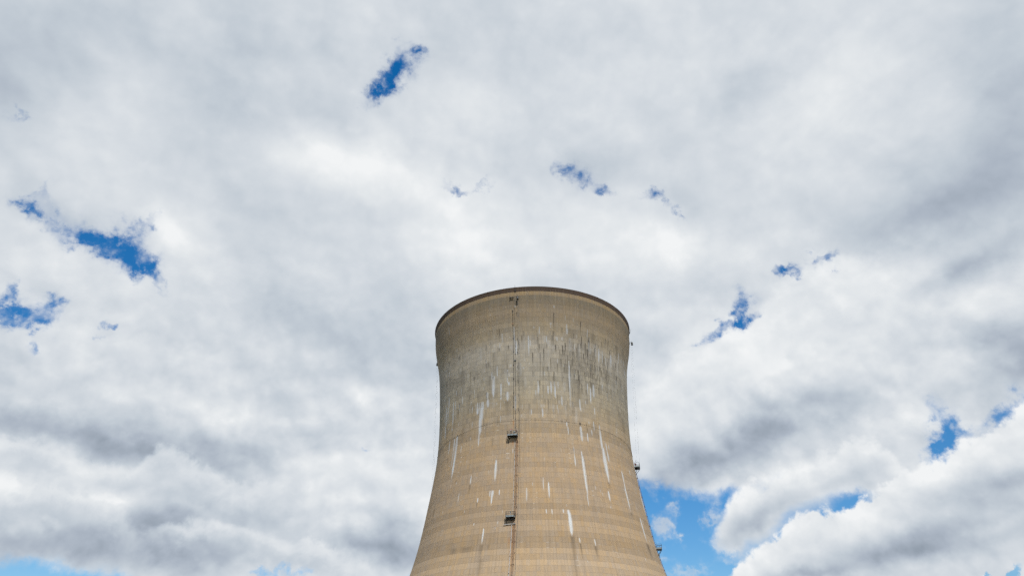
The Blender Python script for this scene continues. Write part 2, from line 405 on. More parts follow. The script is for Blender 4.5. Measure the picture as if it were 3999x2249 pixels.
class MB:
    """collects simple solids into one mesh"""
    def __init__(self):
        self.bm = bmesh.new()

    def box(self, x0, x1, y0, y1, z0, z1):
        m = Matrix.Translation(((x0 + x1) / 2, (y0 + y1) / 2, (z0 + z1) / 2)) @ Matrix.Diagonal((abs(x1 - x0), abs(y1 - y0), abs(z1 - z0), 1))
        bmesh.ops.create_cube(self.bm, size=1.0, matrix=m)
        return self

    def bar(self, a, b, r, seg=8, r2=None):
        a, b = Vector(a), Vector(b)
        d = b - a
        m = Matrix.Translation((a + b) / 2) @ d.to_track_quat('Z', 'Y').to_matrix().to_4x4()
        bmesh.ops.create_cone(self.bm, cap_ends=True, segments=seg, radius1=r, radius2=r if r2 is None else r2, depth=d.length, matrix=m)
        return self

    def beam(self, a, b, w, h):
        a, b = Vector(a), Vector(b)
        d = b - a
        m = Matrix.Translation((a + b) / 2) @ d.to_track_quat('Z', 'Y').to_matrix().to_4x4() @ Matrix.Diagonal((w, h, d.length, 1))
        bmesh.ops.create_cube(self.bm, size=1.0, matrix=m)
        return self

    def ball(self, c, r):
        bmesh.ops.create_icosphere(self.bm, subdivisions=2, radius=r, matrix=Matrix.Translation(c))
        return self

    def lathe(self, prof, c=(0, 0, 0), seg=20):
        rings = []
        for (r, z) in prof:
            rings.append([self.bm.verts.new((c[0] + r * math.cos(2 * math.pi * i / seg), c[1] + r * math.sin(2 * math.pi * i / seg), c[2] + z)) for i in range(seg)])
        for a, b in zip(rings, rings[1:]):
            for i in range(seg):
                j = (i + 1) % seg
                self.bm.faces.new((a[i], a[j], b[j], b[i]))
        self.bm.faces.new(rings[0][::-1])
        self.bm.faces.new(rings[-1])
        return self

    def tube(self, pts, r, seg=6):
        """swept tube through a list of points"""
        pts = [Vector(p) for p in pts]
        rings = []
        for i, p in enumerate(pts):
            d = (pts[min(i + 1, len(pts) - 1)] - pts[max(i - 1, 0)]).normalized()
            ref = Vector((0, 0, 1)) if abs(d.z) < 0.9 else Vector((0, 1, 0))
            u = d.cross(ref).normalized()
            v = d.cross(u).normalized()
            rings.append([self.bm.verts.new(p + r * (math.cos(2 * math.pi * k / seg) * u + math.sin(2 * math.pi * k / seg) * v)) for k in range(seg)])
        for a, b in zip(rings, rings[1:]):
            for k in range(seg):
                self.bm.faces.new((a[k], a[(k + 1) % seg], b[(k + 1) % seg], b[k]))
        self.bm.faces.new(rings[0][::-1])
        self.bm.faces.new(rings[-1])
        return self

    def build(self, name, mat, parent=None, smooth=False):
        bmesh.ops.recalc_face_normals(self.bm, faces=self.bm.faces)
        me = bpy.data.meshes.new(name)
        self.bm.to_mesh(me)
        self.bm.free()
        if smooth:
            me.polygons.foreach_set('use_smooth', [True] * len(me.polygons))
        return link(name, me, mat, parent)


def paint(name, base, worn, rough=0.6, metal=0.0, scale=3.0, amount=0.5):
    """weathered painted or galvanised metal"""
    m = bpy.data.materials.new(name)
    m.use_nodes = True
    t = NT(m.node_tree)
    b = t.n['Principled BSDF']
    co = t.node('ShaderNodeTexCoord').outputs['Object']
    n = t.noise(co, scale, 6.0, 0.65)
    f = t.ramp(n, 0.62 - amount * 0.3, 0.75)
    t.l.new(t.mix(f, (*base, 1), (*worn, 1)), b.inputs['Base Color'])
    b.inputs['Roughness'].default_value = rough
    b.inputs['Metallic'].default_value = metal
    return m


M_BLACK = paint('black_paint', (0.012, 0.012, 0.013), (0.03, 0.028, 0.025), 0.5)
M_STEEL = paint('dark_steel', (0.035, 0.036, 0.038), (0.075, 0.05, 0.035), 0.65)
M_GALV = paint('galvanised', (0.23, 0.27, 0.28), (0.16, 0.18, 0.185), 0.55, 0.2)
M_PIPE = paint('grey_pipe', (0.36, 0.37, 0.37), (0.22, 0.21, 0.2), 0.5, 0.1)
M_RUST = paint('rusty_steel', (0.27, 0.135, 0.065), (0.12, 0.075, 0.05), 0.85, 0.0, 2.0, 0.6)
M_RED = paint('red_glass', (0.32, 0.015, 0.02), (0.2, 0.01, 0.012), 0.25)
M_MAROON = paint('maroon_paint', (0.10, 0.02, 0.018), (0.05, 0.02, 0.018), 0.5)
M_WHITE = paint('white_lens', (0.62, 0.64, 0.64), (0.5, 0.51, 0.5), 0.3)
M_WIRE = paint('wire', (0.10, 0.11, 0.12), (0.06, 0.06, 0.06), 0.5)

PROFILE = [23.00, 23.24, 23.28, 23.03, 22.61, 22.24, 21.99, 21.83, 21.70, 21.58, 21.48, 21.40, 21.34, 21.31, 21.33, 21.39, 21.51, 21.70, 21.95, 22.23, 22.54, 22.86, 23.18, 23.52, 23.88, 24.29, 24.76, 25.30, 25.92, 26.58, 27.28, 28.01, 28.76, 29.50, 30.23, 30.93, 31.60, 32.21, 32.75, 33.22]
WHITE_RUNS = [
    (-20.98, 12.12, 13.28, 0.22, 0.5), (-18.08, 12.13, 13.43, 0.33, 0.75), (-7.47, 12.85, 13.85, 0.16, 0.5), (-1.92, 11.1, 16.04, 0.38, 0.85), (-0.79, 12.4, 13.98, 0.21, 0.5), (-26.5, 15.39, 16.14, 0.29, 0.55),
    (-40.59, 12.53, 12.84, 0.4, 0.5), (-47, 11.73, 12.35, 0.45, 0.4), (-61.11, 13.29, 13.83, 0.3, 0.5), (-59.72, 14.15, 15.51, 0.38, 0.8), (-57.47, 14.28, 15.64, 0.33, 0.8), (-19.82, 17.18, 19.72, 0.34, 0.85),
    (-23.16, 18.22, 20.27, 0.11, 0.7), (-22.74, 18.35, 20.3, 0.13, 0.7), (-22.18, 19.17, 20.34, 0.14, 0.8), (-21.65, 19.21, 20.38, 0.14, 0.8), (-22.2, 19.75, 24.18, 0.94, 1), (-17.69, 21.1, 24.25, 0.47, 0.95),
    (-17.85, 24.05, 24.67, 0.43, 0.7), (-11.85, 17.03, 18.01, 0.21, 0.8), (-13.83, 18.2, 18.89, 0.15, 0.6), (-12.94, 19.12, 19.99, 0.23, 0.65), (-14.05, 20.08, 21.29, 0.2, 0.9), (-13.2, 20.99, 21.85, 0.59, 0.85),
    (-13.99, 23.1, 25.23, 0.92, 0.75), (-9.64, 24.02, 27.59, 0.53, 0.7), (-4.11, 16.1, 16.98, 0.18, 0.5), (-1.74, 17.01, 17.6, 0.13, 0.45), (-4.87, 18.03, 18.47, 0.14, 0.9), (2.85, 21.09, 24.51, 0.36, 0.85),
    (1.43, 22.99, 24.5, 0.26, 0.5), (-49.44, 19.75, 21.1, 0.32, 0.75), (-44.87, 19.65, 21.54, 0.4, 0.55), (-43.85, 21.76, 23.67, 0.45, 0.8), (-25.86, 22.48, 24.16, 0.89, 0.55), (-25.54, 24.09, 25.9, 0.91, 0.95),
    (-41.98, 21.77, 22.65, 0.19, 0.4), (-36.95, 23.45, 24.42, 0.19, 0.65), (-34.54, 22.43, 23.2, 0.29, 0.35), (-57.87, 20.21, 23.33, 0.78, 0.75), (-52.58, 21.9, 23.99, 0.5, 0.75), (-50.22, 22, 24.17, 0.45, 0.75),
    (-32.17, 24.28, 26.1, 0.42, 0.85), (-30.91, 24.29, 26.39, 0.38, 0.9), (-29.74, 24.29, 26.48, 0.35, 0.9), (-28.64, 24.28, 26.76, 0.54, 0.95), (-33.38, 24.56, 25.9, 0.3, 0.6), (-17.99, 25.17, 26.87, 0.21, 0.45),
    (-5.96, 26, 27.32, 0.15, 0.4), (-15.83, 25.12, 25.48, 0.2, 0.55), (-28.26, 21.33, 21.72, 0.29, 0.5), (-35.73, 24.73, 25.59, 0.3, 0.45), (-61.5, 21.93, 27.31, 0.99, 0.85), (-59, 22.37, 26.34, 0.67, 0.7),
    (-61.97, 26.27, 29.3, 0.7, 0.75), (-71.09, 25.79, 28.58, 0.65, 0.65), (-52.68, 23.07, 27.77, 0.63, 0.95), (-53.03, 27.44, 28.5, 0.49, 0.7), (-35.99, 24.88, 26.51, 0.32, 0.65), (-32.22, 25.41, 26.93, 0.96, 0.9),
    (-29.54, 25.44, 28.84, 1.27, 1), (-30.17, 26.91, 31.78, 1.08, 1), (-30.6, 30.82, 33.97, 0.54, 0.9), (-1.1, 27.1, 28.49, 0.28, 0.85), (-54.54, 30.06, 33.67, 0.5, 0.75), (-49.59, 30.21, 33.71, 0.64, 0.8),
    (-49.58, 32.2, 37.32, 0.5, 0.55), (-47.32, 29.97, 39.7, 1, 1), (-42.73, 32.55, 34.13, 0.36, 0.9), (-19.24, 37.11, 41.61, 0.68, 1), (-10.86, 35.09, 36.27, 0.22, 0.65), (-6.51, 37.01, 37.51, 0.17, 0.35),
    (-36.24, 31.35, 31.96, 0.18, 0.55), (23.83, 12.14, 13.95, 0.25, 0.75), (20.32, 16.19, 21.69, 0.28, 0.75), (20.46, 17.22, 23.87, 0.48, 0.95), (20.43, 22.06, 25.48, 0.38, 0.7), (6.46, 19.09, 20.06, 0.31, 0.65),
    (2.83, 21.09, 22.33, 0.16, 0.8), (2.85, 21.95, 24.13, 0.54, 0.9), (8.09, 22.09, 24.13, 0.4, 0.8), (9.68, 21.1, 22.07, 0.18, 0.8), (9.83, 21.59, 23.91, 0.52, 0.9), (11.97, 22.06, 25.04, 0.41, 0.95),
    (1.38, 23.09, 24.32, 0.21, 0.65), (15.63, 24.17, 26.38, 0.63, 0.75), (26.14, 24.27, 26.87, 0.45, 0.95), (31.59, 20.56, 23.46, 0.36, 0.85), (33.46, 21.38, 24.99, 0.53, 0.9), (35.68, 20.4, 23.61, 0.76, 0.85),
    (42.58, 19.64, 20.58, 0.33, 0.75), (40.39, 11.66, 15.43, 0.5, 0.8), (43.25, 11.83, 15.1, 0.33, 0.8), (51.08, 11.94, 15.46, 0.74, 0.9), (60.11, 10.19, 12.99, 0.37, 0.85), (64.2, 10.97, 12.14, 0.56, 0.5),
    (68.95, 10.62, 12.23, 0.65, 0.65), (71.14, 12.41, 14.03, 0.69, 0.65), (4.51, 27.03, 27.77, 0.18, 0.55), (17.34, 17.18, 17.82, 0.23, 0.5), (35.63, 25.53, 26.39, 0.23, 0.7), (45.24, 20.63, 21.23, 0.23, 0.4),
    (12.97, 26.13, 27.17, 0.28, 0.45), (4.1, 26.09, 26.84, 0.23, 0.45), (5.64, 26.08, 26.83, 0.18, 0.55), (29.8, 24.35, 25.26, 0.36, 0.5), (51.33, 18.73, 19.28, 0.28, 0.5), (4.87, 26.91, 29.06, 0.36, 0.95),
    (13.26, 26.77, 28.26, 0.27, 0.45), (26.56, 26.16, 26.92, 0.29, 0.75), (35.7, 25.51, 27.27, 0.36, 0.9), (17.69, 29.5, 30.71, 0.4, 0.8), (18.21, 30.5, 32.22, 0.27, 0.9), (25.63, 30.02, 31.83, 0.7, 0.9),
    (25.78, 31.07, 33.57, 0.7, 1), (29.38, 31.23, 33.32, 0.36, 0.9), (31.06, 28.7, 29.45, 0.29, 0.6), (32.41, 30.38, 31.73, 0.33, 0.9), (34.24, 28.42, 30.72, 0.36, 0.75), (38.16, 28.81, 30.41, 0.41, 0.7),
    (38.26, 30.12, 35.05, 0.76, 1), (38.85, 33.62, 41.21, 1.22, 1), (41.57, 32.51, 34.79, 0.39, 0.8), (41.7, 34.31, 36.7, 0.55, 0.8), (43.51, 32.67, 33.7, 0.36, 0.6), (55.81, 31.01, 31.63, 0.44, 0.5),
    (20.39, 34.56, 36.65, 0.26, 0.7), (20.43, 36.1, 38.88, 0.4, 0.85), (24.6, 35.32, 37, 0.39, 0.9), (24.78, 36.27, 44.65, 0.75, 1.05), (51.3, 37.34, 39.78, 0.38, 0.9), (60.82, 36.32, 37.15, 0.45, 0.75),
    (24.51, 43.75, 46.29, 0.3, 0.8), (51.03, 37.64, 41, 0.52, 0.9), (50.81, 40.19, 45.79, 0.64, 1), (60.86, 36.26, 37.45, 0.64, 0.7), (3.88, 41.04, 44.03, 0.25, 0.75), (6.29, 42.03, 45.23, 0.41, 1.1),
    (-3.78, 43.01, 46.03, 0.37, 0.65), (-16.61, 43.07, 44.26, 0.32, 1), (-20.2, 43.12, 46.07, 0.47, 1.05), (-21.23, 43.12, 44.46, 0.35, 0.8), (-19.57, 43.15, 44.34, 0.29, 0.9), (-32.82, 39.51, 41.45, 0.45, 0.75),
    (-27.33, 44.19, 45.18, 0.34, 0.85), (-39.24, 42.53, 44.48, 0.37, 0.6), (37.05, 42.57, 44.77, 0.55, 1), (32.25, 42.56, 43.36, 0.25, 0.4), (72.77, 39.77, 44.4, 2.21, 0.75), (36.54, 45.49, 46, 0.29, 0.8),
    (4.68, 47.02, 48.03, 0.24, 1), (7.16, 47.01, 48.21, 0.31, 0.95), (12.15, 47, 47.84, 0.29, 1), (14.38, 47.05, 48.14, 0.69, 0.9), (14.82, 47.55, 52.14, 0.93, 1.15), (17.86, 52.03, 53.11, 0.26, 0.95),
    (24.55, 52.1, 53.46, 0.32, 1), (-22.64, 50.06, 53.15, 0.43, 1.05), (-27.77, 48.93, 49.39, 0.23, 1), (59.44, 46.09, 51.18, 0.86, 1), (61.68, 46.2, 47.4, 0.52, 0.6), (-10.8, 35.03, 36.19, 0.18, 0.5),
    (-53.56, 4.34, 6.49, 0.27, 0.65), (-8.62, 4.23, 4.73, 0.24, 1), (-9.66, 8.9, 13.48, 0.36, 0.75), (-12.16, 11.04, 11.44, 0.3, 0.55), (-18.06, 12.05, 13.05, 0.31, 0.55), (-17.05, 12.11, 12.81, 0.23, 0.5),
    (-8.77, 12.02, 15.69, 0.69, 0.7), (1.17, 9.05, 9.6, 0.43, 0.55), (4.03, 9.09, 11.09, 0.3, 0.8), (-1.01, 12.01, 13.5, 0.35, 0.7), (-13.69, 4.24, 4.45, 0.18, 0.5), (-22.61, 5.51, 5.71, 0.48, 0.5),
    (-2.56, 6.09, 6.23, 0.31, 0.4), (11.97, 4.28, 4.98, 0.18, 1), (18.34, 6.34, 7.51, 0.24, 0.8), (22.92, 6.43, 7.66, 0.19, 0.8), (10.07, 8.18, 8.76, 0.21, 0.75), (10.63, 8.13, 8.69, 0.19, 0.75),
    (10.24, 8.6, 9.48, 0.19, 0.5), (19.22, 8.18, 9.59, 0.39, 0.85), (19.49, 9.08, 10.55, 0.51, 0.95), (1.17, 9.05, 9.6, 0.41, 0.5), (4.03, 9.09, 11.09, 0.27, 0.85), (3, 11.04, 11.39, 0.16, 0.5),
    (7.88, 11.13, 12.82, 0.32, 0.85), (13.77, 11.11, 12.26, 0.4, 0.75), (12.85, 11.15, 11.75, 0.26, 0.45), (16.61, 11.14, 11.99, 0.42, 0.65), (31.98, 8.36, 10.39, 0.25, 0.75),
]
DARK_RUNS = [
    (18.51, 12.27, 15.36, 0.35, 0.8), (17.15, 13.83, 15.52, 0.23, 0.6), (22.61, 14.03, 16.02, 0.23, 0.8), (22.84, 15.5, 17.08, 0.36, 0.7), (25.41, 13.43, 17.01, 0.17, 0.7), (28.19, 11.42, 13.32, 0.37, 0.8),
    (30.81, 11.48, 13.05, 0.3, 0.8), (32.19, 12.77, 15.59, 0.57, 0.9), (32.12, 15.29, 17.38, 0.33, 0.5), (33.19, 11.57, 12.48, 0.57, 0.7), (36.43, 13.06, 14.48, 0.27, 0.6), (21.41, 17.16, 18.15, 0.18, 0.6),
    (23.95, 17.99, 19.21, 0.26, 0.7), (41.16, 15.59, 18.1, 0.27, 0.6), (42.27, 16.48, 18.48, 0.32, 0.6), (44.97, 13.41, 16.27, 0.23, 0.6), (43.8, 15.6, 18.01, 0.23, 0.5), (37.66, 16.46, 17.76, 0.57, 0.5),
    (39.65, 20.72, 22.97, 0.5, 0.4), (33.54, 19.61, 21.38, 0.4, 0.55), (2.83, 21, 22.14, 0.13, 0.8), (9.68, 21.1, 21.59, 0.15, 0.7), (23.23, 22.68, 24.01, 0.16, 0.5), (67.42, 10.34, 11.2, 0.46, 0.8),
    (8.34, 17.96, 19.22, 0.52, 0.35), (13.18, 23.78, 25.76, 0.33, 0.25), (17.02, 19.91, 20.49, 0.22, 0.4), (29.25, 17.81, 18.8, 0.2, 0.4), (26.95, 14.72, 15.72, 0.23, 0.5), (34.18, 16.1, 17, 0.33, 0.5),
    (13.15, 13.2, 14.99, 0.13, 0.45), (14.64, 13.35, 14.35, 0.13, 0.4), (20.98, 11.7, 12.84, 0.2, 0.8), (28.32, 10.21, 12.42, 0.33, 0.8), (33.22, 10.67, 11.98, 0.74, 0.8), (23.47, 10, 11.19, 0.39, 0.5),
    (26.76, 10.25, 10.95, 0.33, 0.4), (-18.33, 13.31, 14.06, 0.28, 0.7), (-13.11, 12.92, 14.16, 0.28, 0.75), (-46.44, 22.84, 24.89, 0.36, 0.75), (-26.59, 22.43, 25.11, 0.35, 0.75), (-32.16, 22.26, 24.28, 0.13, 0.85),
    (-56.25, 20.12, 20.73, 0.42, 0.6), (-45.06, 19.63, 21.52, 0.31, 0.6), (-56.83, 11.95, 13.11, 1.49, 0.35), (-46.44, 12.22, 13.57, 1.34, 0.4), (-34.7, 18.29, 20.07, 0.65, 0.4), (-29.4, 19.28, 20.75, 0.64, 0.35),
    (-38.25, 11.63, 12.25, 0.65, 0.4), (-26.78, 15.26, 16.06, 0.22, 0.6), (-26.4, 16.09, 17.87, 0.59, 0.35), (-24.06, 16.68, 18.06, 0.48, 0.3), (-30.4, 24.43, 25.48, 0.13, 0.9), (-31.44, 24.43, 25.78, 0.13, 0.8),
    (-59.45, 13.24, 17.22, 0.77, 0.3), (-65.75, 10.5, 14.16, 0.72, 0.3), (-51.18, 16.73, 17.35, 0.9, 0.35), (-42.55, 18.63, 19.23, 0.58, 0.35), (-16.36, 16.11, 17.3, 0.92, 0.25), (-37.83, 20.44, 21.42, 0.88, 0.3),
    (-23.02, 18.23, 19.89, 0.1, 0.8), (-22.45, 19.25, 20.03, 0.13, 0.9), (-21.93, 19.28, 20.07, 0.13, 0.9), (-47.37, 24.29, 26.81, 0.27, 0.5), (-35.06, 28.4, 30, 0.19, 0.5), (-29.21, 29.24, 30.27, 0.13, 0.7),
    (-54.85, 29.93, 30.6, 0.37, 0.8), (-49.73, 29.82, 30.58, 0.23, 0.8), (-47.11, 29.71, 30.66, 0.27, 0.9), (-43.56, 29.88, 30.82, 0.25, 0.6), (-39.25, 31.6, 32.35, 0.38, 0.4), (-19.18, 37.12, 38.01, 0.12, 0.8),
    (-22.17, 32.49, 34.88, 0.61, 0.2), (-31.87, 26.1, 27.15, 0.16, 0.8), (-54.61, 33.94, 35.44, 0.68, 0.3), (15.08, 29.22, 30.16, 0.18, 0.6), (17.63, 29.13, 29.61, 0.18, 0.7), (25.18, 29.34, 30.18, 0.19, 0.9),
    (25.71, 29.31, 30.15, 0.19, 0.9), (29.24, 29.38, 30.13, 0.19, 0.6), (29.64, 30.29, 31.22, 0.19, 0.7), (38.12, 28.44, 29.95, 0.16, 0.8), (20.15, 34.84, 35.75, 0.12, 0.7), (24.73, 35.91, 37.35, 0.09, 0.7),
    (21.52, 26.82, 27.95, 0.31, 0.35), (31.87, 30.88, 32, 0.2, 0.4), (0.87, 28.97, 30.36, 0.5, 0.2), (36.71, 30.71, 32.58, 0.23, 0.35), (14.78, 51.67, 58.77, 1.03, 0.34), (14.58, 55.3, 62.94, 1.1, 0.2),
    (17.92, 53.07, 56.12, 0.46, 0.45), (24.37, 53.33, 55.95, 0.64, 0.45), (-22.6, 53.02, 55.82, 1.13, 0.3), (-19.61, 53.04, 54.13, 0.73, 0.25), (-22.09, 55.48, 59.32, 1.4, 0.25), (-29.63, 53.08, 54.27, 4, 0.3),
    (-36.1, 53.11, 54.3, 2.44, 0.3), (-27.6, 45.02, 46.29, 0.34, 0.5), (-32.96, 41.19, 43.22, 0.62, 0.4), (-33.14, 39.64, 40.36, 0.28, 0.8), (-42.99, 39.6, 40.43, 0.58, 0.4), (51.56, 43.01, 43.52, 0.47, 0.6),
    (59.23, 51.1, 54.14, 1.74, 0.4), (50.99, 45.67, 46.66, 0.51, 0.5), (-59.38, 43.93, 46.56, 1, 0.35), (38.56, 40.74, 42.17, 0.76, 0.35),
]
RUST_RUNS = [
    (-10.73, 29.26, 31.16, 0.27, 1), (-10.95, 33.45, 34.73, 0.56, 0.8), (-10.3, 8.11, 8.59, 0.48, 0.9), (-11.01, 52.19, 53.83, 0.5, 0.5), (-9.54, 49.82, 59.63, 1.15, 0.35), (-9.89, 48.5, 49.63, 0.94, 0.6),
    (-8.88, 33.05, 40.31, 0.61, 0.3),
]
CABLE = [(-75.07, 30.6), (-50.36, 30.11), (-34.46, 29.66), (-21.54, 29.28), (-10.36, 29.37), (-0.82, 29.34), (10.29, 29.47), (26.16, 29.61), (39.0, 29.83), (56.34, 30.09), (74.24, 30.82)]

# faint secondary runs, each starting at a joint of the weathered belt
_rng = random.Random(11)
for _i in range(150):
    _n = float(_rng.choice([9, 10, 11, 12, 13, 14, 15, 16, 17, 18, 19, 20, 21, 22, 23, 24, 25, 26, 27, 28]))
    _f = _rng.uniform(-76, 78)
    _l = _rng.uniform(0.7, 2.6)
    if _rng.random() < 0.45:
        WHITE_RUNS.append((_f, _n, _n + _l, _rng.uniform(0.18, 0.5), _rng.uniform(0.25, 0.5)))
    else:
        DARK_RUNS.append((_f, _n, _n + _l * 1.5, _rng.uniform(0.15, 0.4), _rng.uniform(0.25, 0.55)))
for _i in range(130):
    _f, _n = _rng.gauss(33, 17), float(int(_rng.gauss(15.5, 4.0)))
    DARK_RUNS.append((_f, _n, _n + _rng.uniform(1.0, 4.5), _rng.uniform(0.14, 0.38), _rng.uniform(0.35, 0.85)))
for _i in range(60):
    _f, _n = _rng.uniform(-70, 72), float(int(_rng.uniform(8, 29)))
    DARK_RUNS.append((_f, _n, _n + _rng.uniform(2.0, 6.5), _rng.uniform(0.9, 2.6), _rng.uniform(0.12, 0.28)))
for _i in range(34):
    _f, _n = _rng.uniform(-65, 70), float(int(_rng.uniform(11, 28)))
    WHITE_RUNS.append((_f, _n, _n + _rng.uniform(1.5, 4.5), _rng.uniform(0.7, 1.6), _rng.uniform(0.14, 0.26)))
for _i in range(40):
    _f, _n = _rng.uniform(-60, 70), float(int(_rng.uniform(33, 58)))
    WHITE_RUNS.append((_f, _n, _n + _rng.uniform(0.3, 1.1), _rng.uniform(0.15, 0.3), _rng.uniform(0.25, 0.5)))
PROFILE_STEP = 2.0
LIP = {0.0: 23.82, 1.0: 23.50}
PANELS = 276                      # formwork panels around the shell


def radius(n):
    """shell radius (in courses) at n courses below the rim"""
    n = np.asarray(n, float)
    k = np.arange(len(PROFILE)) * PROFILE_STEP
    p = np.array(PROFILE)
    i = np.clip((n // PROFILE_STEP).astype(int), 0, len(p) - 2)
    f = n / PROFILE_STEP - i
    g = lambda j: p[np.clip(j, 0, len(p) - 1)]
    p0, p1, p2, p3 = g(i - 1), g(i), g(i + 1), g(i + 2)
    r = 0.5 * (2 * p1 + (p2 - p0) * f + (2 * p0 - 5 * p1 + 4 * p2 - p3) * f ** 2 + (3 * p1 - p0 - 3 * p2 + p3) * f ** 3)
    flare = np.where(n < 5, (1 - n / 5) ** 1.5 * 0.42, 0.0)     # rim flare
    lip = np.where(n < 1, (1 - n) * 0.30, 0.0)                   # ring beam leaning outwards
    return (r + flare + lip) * COURSE


def on_shell(phi, n, out=0.0):
    """world point: phi degrees around the tower from the side facing the camera"""
    a = math.radians(phi)
    r = float(radius(n)) + out
    return Vector((r * math.sin(a), TOWER_Y - r * math.cos(a), RIM_Z - n * COURSE))


def yaw_at(phi):
    """turns a local frame (x along the wall, y outwards) to face out of the shell at phi"""
    return math.pi + math.radians(phi)


# ---------------------------------------------------------------- ground
def build_ground():
    bm = bmesh.new()
    bmesh.ops.create_circle(bm, cap_ends=True, segments=96, radius=9000.0)
    me = bpy.data.meshes.new('ground')
    bm.to_mesh(me)
    bm.free()
    m = bpy.data.materials.new('ground')
    m.use_nodes = True
    t = NT(m.node_tree)
    b = t.n['Principled BSDF']
    co = t.node('ShaderNodeTexCoord').outputs['Object']
    n1 = t.noise(co, 0.02, 6.0, 0.6)
    n2 = t.noise(co, 3.0, 5.0, 0.6)
    grass = t.mix(n2, (0.03, 0.05, 0.014, 1), (0.07, 0.08, 0.03, 1))
    gravel = t.mix(n2, (0.10, 0.095, 0.085, 1), (0.18, 0.17, 0.15, 1))
    t.l.new(t.mix(t.ramp(n1, 0.46, 0.54), grass, gravel), b.inputs['Base Color'])
    b.inputs['Roughness'].default_value = 0.95
    o = link('ground', me, m)
    tag(o, kind='structure')


build_ground()

# ---------------------------------------------------------------- cooling tower
TONE = [1, 1.05, .85, .86, .95, 1.0, .97, .98, 1.02, .95, .97, 1.0, 1.04, 1.05, 1.03, 1.05, 1.0, 1.0, .97, 1.05, .98, 1.0, 1.03, 1.03, 1.0, .98,
        1.02, .97, 1.06, 1.03, .93, .92, 1.05, 1.03, .97, .98, 1.04, 1.02, .95, 1.05, 1.03, 1.0, .98, 1.03, 1.02, 1.02, .91, 1.02, .94, 1.06, 1.05,
        .93, .89, .91, 1.07, 1.0, 1.13, 1.04, 1.04, 1.0]
ZONE = [(0, (0.084, 0.060, 0.044)), (0.99, (0.089, 0.064, 0.048)), (1, (0.221, 0.165, 0.093)), (1.99, (0.221, 0.163, 0.093)), (2, (0.194, 0.160, 0.103)), (4, (0.231, 0.180, 0.113)), (6, (0.273, 0.209, 0.131)), (10, (0.315, 0.251, 0.163)), (13, (0.326, 0.281, 0.212)), (20, (0.341, 0.294, 0.218)), (25, (0.357, 0.291, 0.201)), (30, (0.373, 0.286, 0.183)), (40, (0.383, 0.286, 0.178)), (50, (0.394, 0.294, 0.180)), (60, (0.404, 0.305, 0.186)), (80, (0.378, 0.289, 0.186))]


